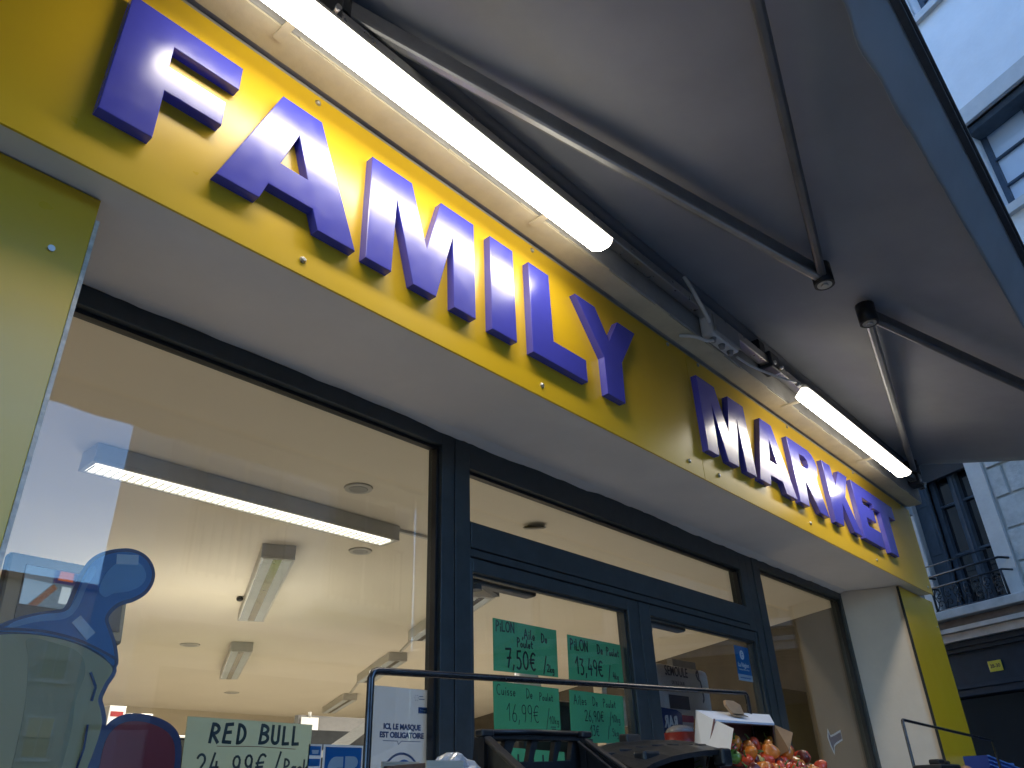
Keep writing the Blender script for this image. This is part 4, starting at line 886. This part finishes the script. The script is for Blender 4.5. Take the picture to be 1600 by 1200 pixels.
# black crate: upright back wall with four openings, side walls cut down to the front
bc = thing('vegetable_crate', 'empty black plastic crate with four slots in its back wall on the display stand', 'crate')
def bw(x, z): return (x, z)
out = [(1.060, 1.46), (1.090, 1.652), (1.096, 1.662), (1.245, 1.6655), (1.394, 1.667), (1.402, 1.66), (1.440, 1.46)]
hs = [[(1.139, 1.646), (1.160, 1.647), (1.152, 1.612), (1.121, 1.610)], [(1.187, 1.645), (1.192, 1.6485), (1.235, 1.6495), (1.223, 1.614), (1.168, 1.612)], [(1.255, 1.6495), (1.308, 1.651), (1.297, 1.615), (1.238, 1.6135)], [(1.328, 1.651), (1.364, 1.652), (1.353, 1.617), (1.311, 1.6155)]]
MB().prism(out, -.150, -.138, hs, bev=.0012).build('back_wall', 'black_plastic', bc)
MB().tube([(1.092, -.151, 1.660), (1.245, -.153, 1.665), (1.398, -.151, 1.666)], .0052, 10).bar((1.10, -.154, 1.6515), (1.39, -.154, 1.655), .006, .004).build('rim', 'black_plastic', bc)
for sx_, (tx, tz), (bx, by_, bz) in ((1, (1.098, 1.658), (1.030, -.335, 1.565)), (-1, (1.394, 1.664), (1.392, -.335, 1.545))):
    w_ = MB(); w_.slab([(tx, -.150, tz - .008), (bx, by_, bz - .008), (bx, by_, 1.46), (tx, -.15, 1.46)], (.008 * sx_, 0, 0)).build('side_wall', 'black_plastic', bc)
    MB().bar((tx + .004 * sx_, -.146, tz), (bx + .004 * sx_, by_, bz), .017, .008, .0025).bar((tx + .018 * sx_, -.152, tz - .012), (bx + .02 * sx_, by_, bz - .020), .008, .006, .002).build('side_rim', 'black_plastic', bc)
    MB().box(tx - .016, tx + .016, -.166, -.146, tz - .006, tz + .0065, .003).build('corner_lug', 'black_plastic', bc)
    MB().slab([(tx - .014, -.168, tz - .008), (tx + .014, -.168, tz - .008), (tx + .014 - .006 * sx_, -.168, 1.46), (tx - .014 - .006 * sx_, -.168, 1.46)], (0, .016, 0)).build('corner_post', 'black_plastic', bc)
MB().slab([(1.04, -.335, 1.462), (1.40, -.335, 1.462), (1.43, -.14, 1.462), (1.07, -.14, 1.462)], (0, 0, .006)).build('crate_floor', 'black_plastic', bc)
MB().slab([(1.03, -.335, 1.54), (1.39, -.335, 1.53), (1.39, -.335, 1.46), (1.03, -.335, 1.46)], (0, -.008, 0)).build('front_wall', 'black_plastic', bc)
# flattened black tray with a row of slots, front edge bowed up
tr = thing('plastic_tray', 'upturned black plastic tray with a row of oval slots between crate and white carton', 'tray')
bk = [(1.47, -.12, 1.644), (1.56, -.12, 1.656), (1.68, -.12, 1.664), (1.80, -.12, 1.6665), (1.92, -.12, 1.665), (2.03, -.12, 1.659)]
ft = [(1.372, -.30, 1.589), (1.418, -.30, 1.604), (1.49, -.30, 1.617), (1.56, -.30, 1.6245), (1.63, -.30, 1.630), (1.70, -.30, 1.633)]
b_ = MB(); n_ = len(bk); V = []
for i in range(n_):
    a, c = Vector(bk[i]), Vector(ft[i]); V.append([b_.bm.verts.new(q) for q in (a, c, c + Vector((0, .004, -.010)), a + Vector((0, 0, -.012)))])
for i in range(n_ - 1):
    for j in range(4): b_.bm.faces.new((V[i][j], V[i][(j + 1) % 4], V[i + 1][(j + 1) % 4], V[i + 1][j]))
b_.bm.faces.new(V[0]); b_.bm.faces.new(V[-1][::-1])
b_.build('tray_top', 'black_plastic', tr)
s_ = MB()
for i in range(8):
    t_ = (i + .4) / 8 * (n_ - 1); k_ = min(int(t_), n_ - 2); f_ = t_ - k_
    c = (Vector(bk[k_]).lerp(Vector(bk[k_ + 1]), f_)).lerp(Vector(ft[k_]).lerp(Vector(ft[k_ + 1]), f_), .34 + .03 * i * .5)
    s_.slab([(c.x - .022, c.y, c.z + .0012), (c.x - .014, c.y + .007, c.z + .0030), (c.x + .012, c.y + .006, c.z + .0040), (c.x + .020, c.y - .002, c.z + .0030), (c.x + .010, c.y - .010, c.z + .0012), (c.x - .014, c.y - .009, c.z + .0004)], (0, 0, -.006))
s_.build('slot', 'dark_navy', tr)
w_ = MB(); w_.slab([(1.50, -.13, 1.646), (2.02, -.13, 1.649), (2.02, -.13, 1.46), (1.50, -.13, 1.46)], (0, .012, 0)).slab([(1.998, -.13, 1.648), (1.70, -.285, 1.618), (1.70, -.285, 1.45), (1.998, -.13, 1.45)], (.012, 0, 0)); w_.build('tray_wall', 'black_plastic', tr)
lg = MB(); lg.box(1.985, 2.045, -.135, -.105, 1.652, 1.672, .004).box(1.60, 1.655, -.125, -.10, 1.655, 1.675, .004).box(1.44, 1.50, -.27, -.24, 1.606, 1.630, .006).box(1.69, 1.73, -.31, -.28, 1.60, 1.636, .006).build('lug', 'black_plastic', tr)
# white carton lying open towards the street
pb = thing('open_carton', 'white open carton lying on its side with brown flap, peppers spilling out', 'carton')
fTL, fTR, nTL, nTR = Vector((1.881, -.15, 1.736)), Vector((2.306, -.15, 1.744)), Vector((1.836, -.22, 1.706)), Vector((2.174, -.22, 1.710))
nBL, nBR, fBL, fBR = Vector((1.80, -.20, 1.585)), Vector((2.17, -.20, 1.585)), Vector((1.87, -.12, 1.56)), Vector((2.30, -.12, 1.56))
def wallq(nm, q, d, m): MB().slab(q, d).build(nm, m, pb)
wallq('top_panel', [fTL, fTR, nTR, nTL], (0, .001, -.005), 'carton_white')
wallq('side_panel', [fTL, nTL, nBL, fBL], (.005, 0, 0), 'carton_white')
wallq('side_panel', [fTR + Vector((-.006, 0, -.006)), nTR + Vector((-.006, 0, -.006)), nBR, fBR], (-.005, 0, 0), 'carton_inner')
wallq('back_panel', [fTL + Vector((.006, -.003, -.006)), fTR + Vector((-.012, -.003, -.006)), fBR, fBL], (0, -.004, 0), 'carton_inner')
wallq('inner_lining', [nTL + Vector((.007, .004, -.0062)), nTR + Vector((-.008, .004, -.0062)), fTR + Vector((-.012, -.008, -.0065)), fTL + Vector((.008, -.008, -.0065))], (0, 0, -.001), 'carton_inner')
MB().tube([nTL + Vector((-.001, -.003, .0005)), nBL + Vector((-.002, -.004, .02))], .0022, 6).build('board_edge', 'carton_inner', pb)
wallq('flap', [nTL + Vector((.004, -.004, -.003)), Vector((1.772, -.30, 1.677)), Vector((1.732, -.30, 1.620)), nBL + Vector((.0, .0, .04))], (-.003, -.003, 0), 'carton_white')
wallq('flap', [nTR + Vector((-.002, -.001, -.004)), Vector((2.166, -.27, 1.683)), Vector((2.125, -.27, 1.640)), nBR + Vector((.0, -.002, .04))], (.004, .001, 0), 'carton_brown')
MB().slab([(1.985, -.192, 1.7265), (2.050, -.19, 1.7275), (2.062, -.178, 1.752), (2.046, -.168, 1.762), (2.0, -.168, 1.762), (1.978, -.180, 1.748)], (.002, -.006, .002)).build('hand_hole_flap', 'carton_brown', pb)
MB().slab([(2.0, -.186, 1.7298), (2.065, -.186, 1.7302), (2.060, -.203, 1.7225), (1.998, -.203, 1.7222)], (0, 0, .0012)).build('hand_hole', 'dark_navy', pb)
rib_ = MB()
for q in range(5):
    a = fTL.lerp(fBL, .45 + .08 * q); c = nTL.lerp(nBL, .52 + .09 * q); off_ = Vector((-.0012, 0, 0)); m_ = a.lerp(c, .5) + Vector((0, 0, .006))
    for u_, v_ in ((a, m_), (m_, c)): rib_.sheet([[u_ + off_, v_ + off_, v_ + off_ + Vector((0, 0, .003)), u_ + off_ + Vector((0, 0, .003))]])
rib_.build('leaf_print', 'carton_print', pb, recalc=False)
# sloping bed under the heap
MB().slab([(1.80, -.18, 1.592), (2.52, -.18, 1.592), (2.52, -.36, 1.50), (1.80, -.36, 1.50)], (0, 0, -.01)).build('bottom_panel', 'carton_white', pb)
# peppers: a few shapes, each copied as a thing of its own
def pepper(seed, m):
    t = bpy.data.objects.new('pepper', None); COL.objects.link(t); t.empty_display_size = .02
    b_ = MB(); rnd = random.Random(seed); nr, ns = 10, 18; rings = []; lob = rnd.choice((3, 4)); ph = rnd.uniform(0, 6)
    prof = [(0, .02), (-.02, .35), (.05, .74), (.18, .97), (.36, 1.0), (.54, .93), (.72, .78), (.87, .55), (.97, .25), (1, .02)]
    L = rnd.uniform(.030, .041); W = rnd.uniform(.0155, .0195)
    for u, k in prof:
        rg_ = []
        for q in range(ns):
            a = 2 * math.pi * q / ns; cr_ = 1 - .26 * (1 - abs(math.cos(lob * (a + ph) / 2 + u * .8))) ** 1.5 + .10 * noise.noise(Vector((math.cos(a) * 1.5 + seed, math.sin(a) * 1.5, u * 3)))
            rg_.append(b_.bm.verts.new((W * k * cr_ * math.cos(a), W * k * cr_ * math.sin(a), .4 * L - L * u)))
        rings.append(rg_)
    for r0, r1 in zip(rings, rings[1:]):
        for q in range(ns): b_.bm.faces.new((r0[q], r0[(q + 1) % ns], r1[(q + 1) % ns], r1[q])).smooth = True
    b_.bm.faces.new(rings[0]); b_.bm.faces.new(rings[-1][::-1])
    b_.build('flesh', m, t)
    MB().tube([(0, 0, .4 * L - .003), (.001, .001, .4 * L + .006), (.005, .002, .4 * L + .016)], [.0042, .0018, .0016], 8).build('stalk', 'stalk', t)
    return t
PC = (('pep_red', 'red', 6), ('pep_orange', 'orange', 9), ('pep_green', 'green', 1), ('pep_yellow', 'yellow green', 1), ('pep_brown', 'dark maroon', 2))
protos = []
for m, nm, k in PC:
    for q in range(k): protos.append((pepper(len(protos) * 7 + 3, m), nm))
order = random.Random(5); used = set(); placed = 0
spots = []
for row in range(7):
    for col in range(17):
        y = -.155 - row * .027; x = 1.93 + col * .0345 + (row % 2) * .017 + order.uniform(-.006, .006)
        hgt = 1.655 - .0 * row - row * .0145 - max(0, x - 2.20) * .16 - max(0, x - 2.32) * .12
        if row == 0: hgt -= .005
        if x > 2.50 - row * .006 or x < 1.93 + row * .004 - row * .028: continue
        spots.append((x, y + order.uniform(-.005, .005), hgt + order.uniform(-.006, .008)))
        if row in (1, 2, 3) and col % 3 == row % 3: spots.append((x + .012, y - .006, hgt + .022 + order.uniform(-.004, .004)))
for sx_, sy_, sz_ in spots:
    pr_, nm = order.choice(protos)
    o = pr_ if pr_.name not in used else copy_tree(pr_)
    used.add(pr_.name); o.location = (sx_, sy_, sz_); o.rotation_euler = (order.uniform(.6, 2.4), order.uniform(-.6, .6), order.uniform(0, 6.28)); o.scale = [order.uniform(.92, 1.12)] * 3
    tag(o, '%s lantern pepper in the heap spilling from the white carton' % nm, 'pepper', nm + ' peppers heaped before the white carton')
for pr_, nm in protos:
    if pr_.name not in used:
        for c in list(pr_.children): bpy.data.objects.remove(c)
        bpy.data.objects.remove(pr_)
# clear bag and small wooden box at the left end of the stand
bg2 = MB(); vs = bmesh.ops.create_icosphere(bg2.bm, subdivisions=4, radius=1)['verts']
for v in vs:
    c = v.co.copy(); pk = max(0, c.z) ** 2 * max(0, 1 - abs(c.x + .35) * 1.5); k_ = 1 + .22 * noise.noise(c * 3.1) + .14 * noise.noise(c * 8)
    v.co = Vector((.985 + c.x * .062 * k_, -.20 + c.y * .05 * k_, 1.575 + c.z * .030 * k_ + pk * .022))
    for f in v.link_faces: f.smooth = False
tag(bg2.build('plastic_bag', 'bag'), 'crumpled clear plastic bag peaking up at the left end of the display stand', 'plastic bag')
wb = thing('wooden_box', 'small dark wooden box with pale rim beside the crumpled bag', 'box', (.915, -.19, 1.52))
b_ = MB(); b_.box(-.035, .04, -.05, -.043, 0, .085, .001).box(-.035, .04, .043, .05, 0, .085, .001).box(-.035, -.028, -.043, .043, 0, .085, .001).box(.033, .04, -.043, .043, 0, .085, .001); b_.build('box_body', 'wood_dark', wb)
MB().box(-.037, .042, -.053, -.0505, .07, .088).box(-.037, .042, .0505, .053, .07, .092).build('rim', 'wood', wb)
# goods on the right stand
mc = thing('vegetable_crate', 'corner of a black crate with raised lugs before the pale reveal', 'crate', (3.46, -.25, 1.50)); MB().box(-.13, .12, -.05, .05, 0, .113, .006).build('crate_body', 'black_plastic', mc); MB().box(-.03, .04, -.02, .02, .113, .132, .006).box(.07, .11, -.02, .02, .113, .127, .006).build('lug', 'black_plastic', mc)
tag(MB().ball((3.705, -.25, 1.580), .026, (1.25, 1, 1), 3, .12).build('lemon', 'lemon'), 'single yellow lemon top before the right yellow pier', 'lemon')
tag(MB().ball((3.835, -.25, 1.585), .027, (1, 1, 1.05), 3, .1, 4).build('onion', 'onion'), 'brown onion beside the lemon before the right yellow pier', 'onion')
bl = thing('blue_crate', 'dark blue plastic crate with ribbed side at the far right end', 'crate')
for nm, q, m in (('crate_wall', [(5.14, -.05, 1.678), (5.95, -.05, 1.603), (5.95, -.05, 1.45), (5.14, -.05, 1.45)], 'blue_crate'), ('crate_wall', [(5.14, -.05, 1.678), (5.14, .30, 1.678), (5.14, .30, 1.45), (5.14, -.05, 1.45)], 'blue_crate')):
    MB().slab(q, (0.008, .010, 0)).build(nm, m, bl)
b_ = MB()
for k in range(4): b_.bar((5.14, -.054, 1.676 - k * .022), (5.95, -.054, 1.601 - k * .020), .006, .006)
b_.build('rib', 'light_blue', bl)
sup = thing('goods_table', 'plain dark table carrying the blue crate past the right yellow pier', 'table', (5.7, .15, 0)); MB().box(-.62, .8, -.25, .45, 1.42, 1.449, .003).build('table_top', 'navy_wood', sup)
for q in ((-.58, -.2), (.75, -.2), (-.58, .4), (.75, .4)): MB().box(q[0] - .02, q[0] + .02, q[1] - .02, q[1] + .02, 0, 1.4195).build('leg', 'black_metal', sup)
lb_ = thing('light_blue_box', 'light blue box standing behind the dark blue crate', 'box', (5.95, .12, 1.45)); MB().box(-.14, .22, -.08, .1, 0, .20, .004).build('box_body', 'light_blue', lb_); MB().box(-.145, -.10, -.085, .1, .02, .205, .003).build('lid_edge', 'sticker_white', lb_)
gb = thing('leek_bunch', 'bunch of green leaves behind the dark blue crate at the right edge', 'vegetables', (5.62, .22, 1.45))
for k in range(9):
    a = random.uniform(-.5, .5); MB().tube([(random.uniform(-.04, .04), 0, 0), (a * .06, 0, .14), (a * .16, random.uniform(-.03, .03), .25)], [.012, .010, .003], 6).build('leaf', 'pep_green', gb)

# ------------------------------------------------------------------ loose pieces of a part become parts of their own
def split_pieces(names):
    for o in [q for q in SC.objects if q.type == 'MESH' and q.name.split('.')[0] in names]:
        b_ = bmesh.new(); b_.from_mesh(o.data); left = set(b_.verts); isl = []
        while left:
            st_ = [left.pop()]; g_ = []
            while st_:
                v = st_.pop(); g_.append(v.index)
                for e in v.link_edges:
                    w_ = e.other_vert(v)
                    if w_ in left: left.discard(w_); st_.append(w_)
            isl.append(set(g_))
        b_.free()
        if len(isl) < 2: continue
        src = o.data; base = o.name.split('.')[0]
        for k, g_ in enumerate(isl):
            b_ = bmesh.new(); b_.from_mesh(src); b_.verts.ensure_lookup_table()
            bmesh.ops.delete(b_, geom=[v for v in b_.verts if v.index not in g_], context='VERTS')
            me = bpy.data.meshes.new(base); b_.to_mesh(me); b_.free(); me.materials.append(src.materials[0])
            if k == 0: o.data = me
            else:
                c = o.copy(); c.data = me; COL.objects.link(c)
split_pieces(('window_surround', 'lintel_and_sill', 'lug', 'corner_lug', 'bolt', 'post', 'leg', 'flap', 'crate_wall'))
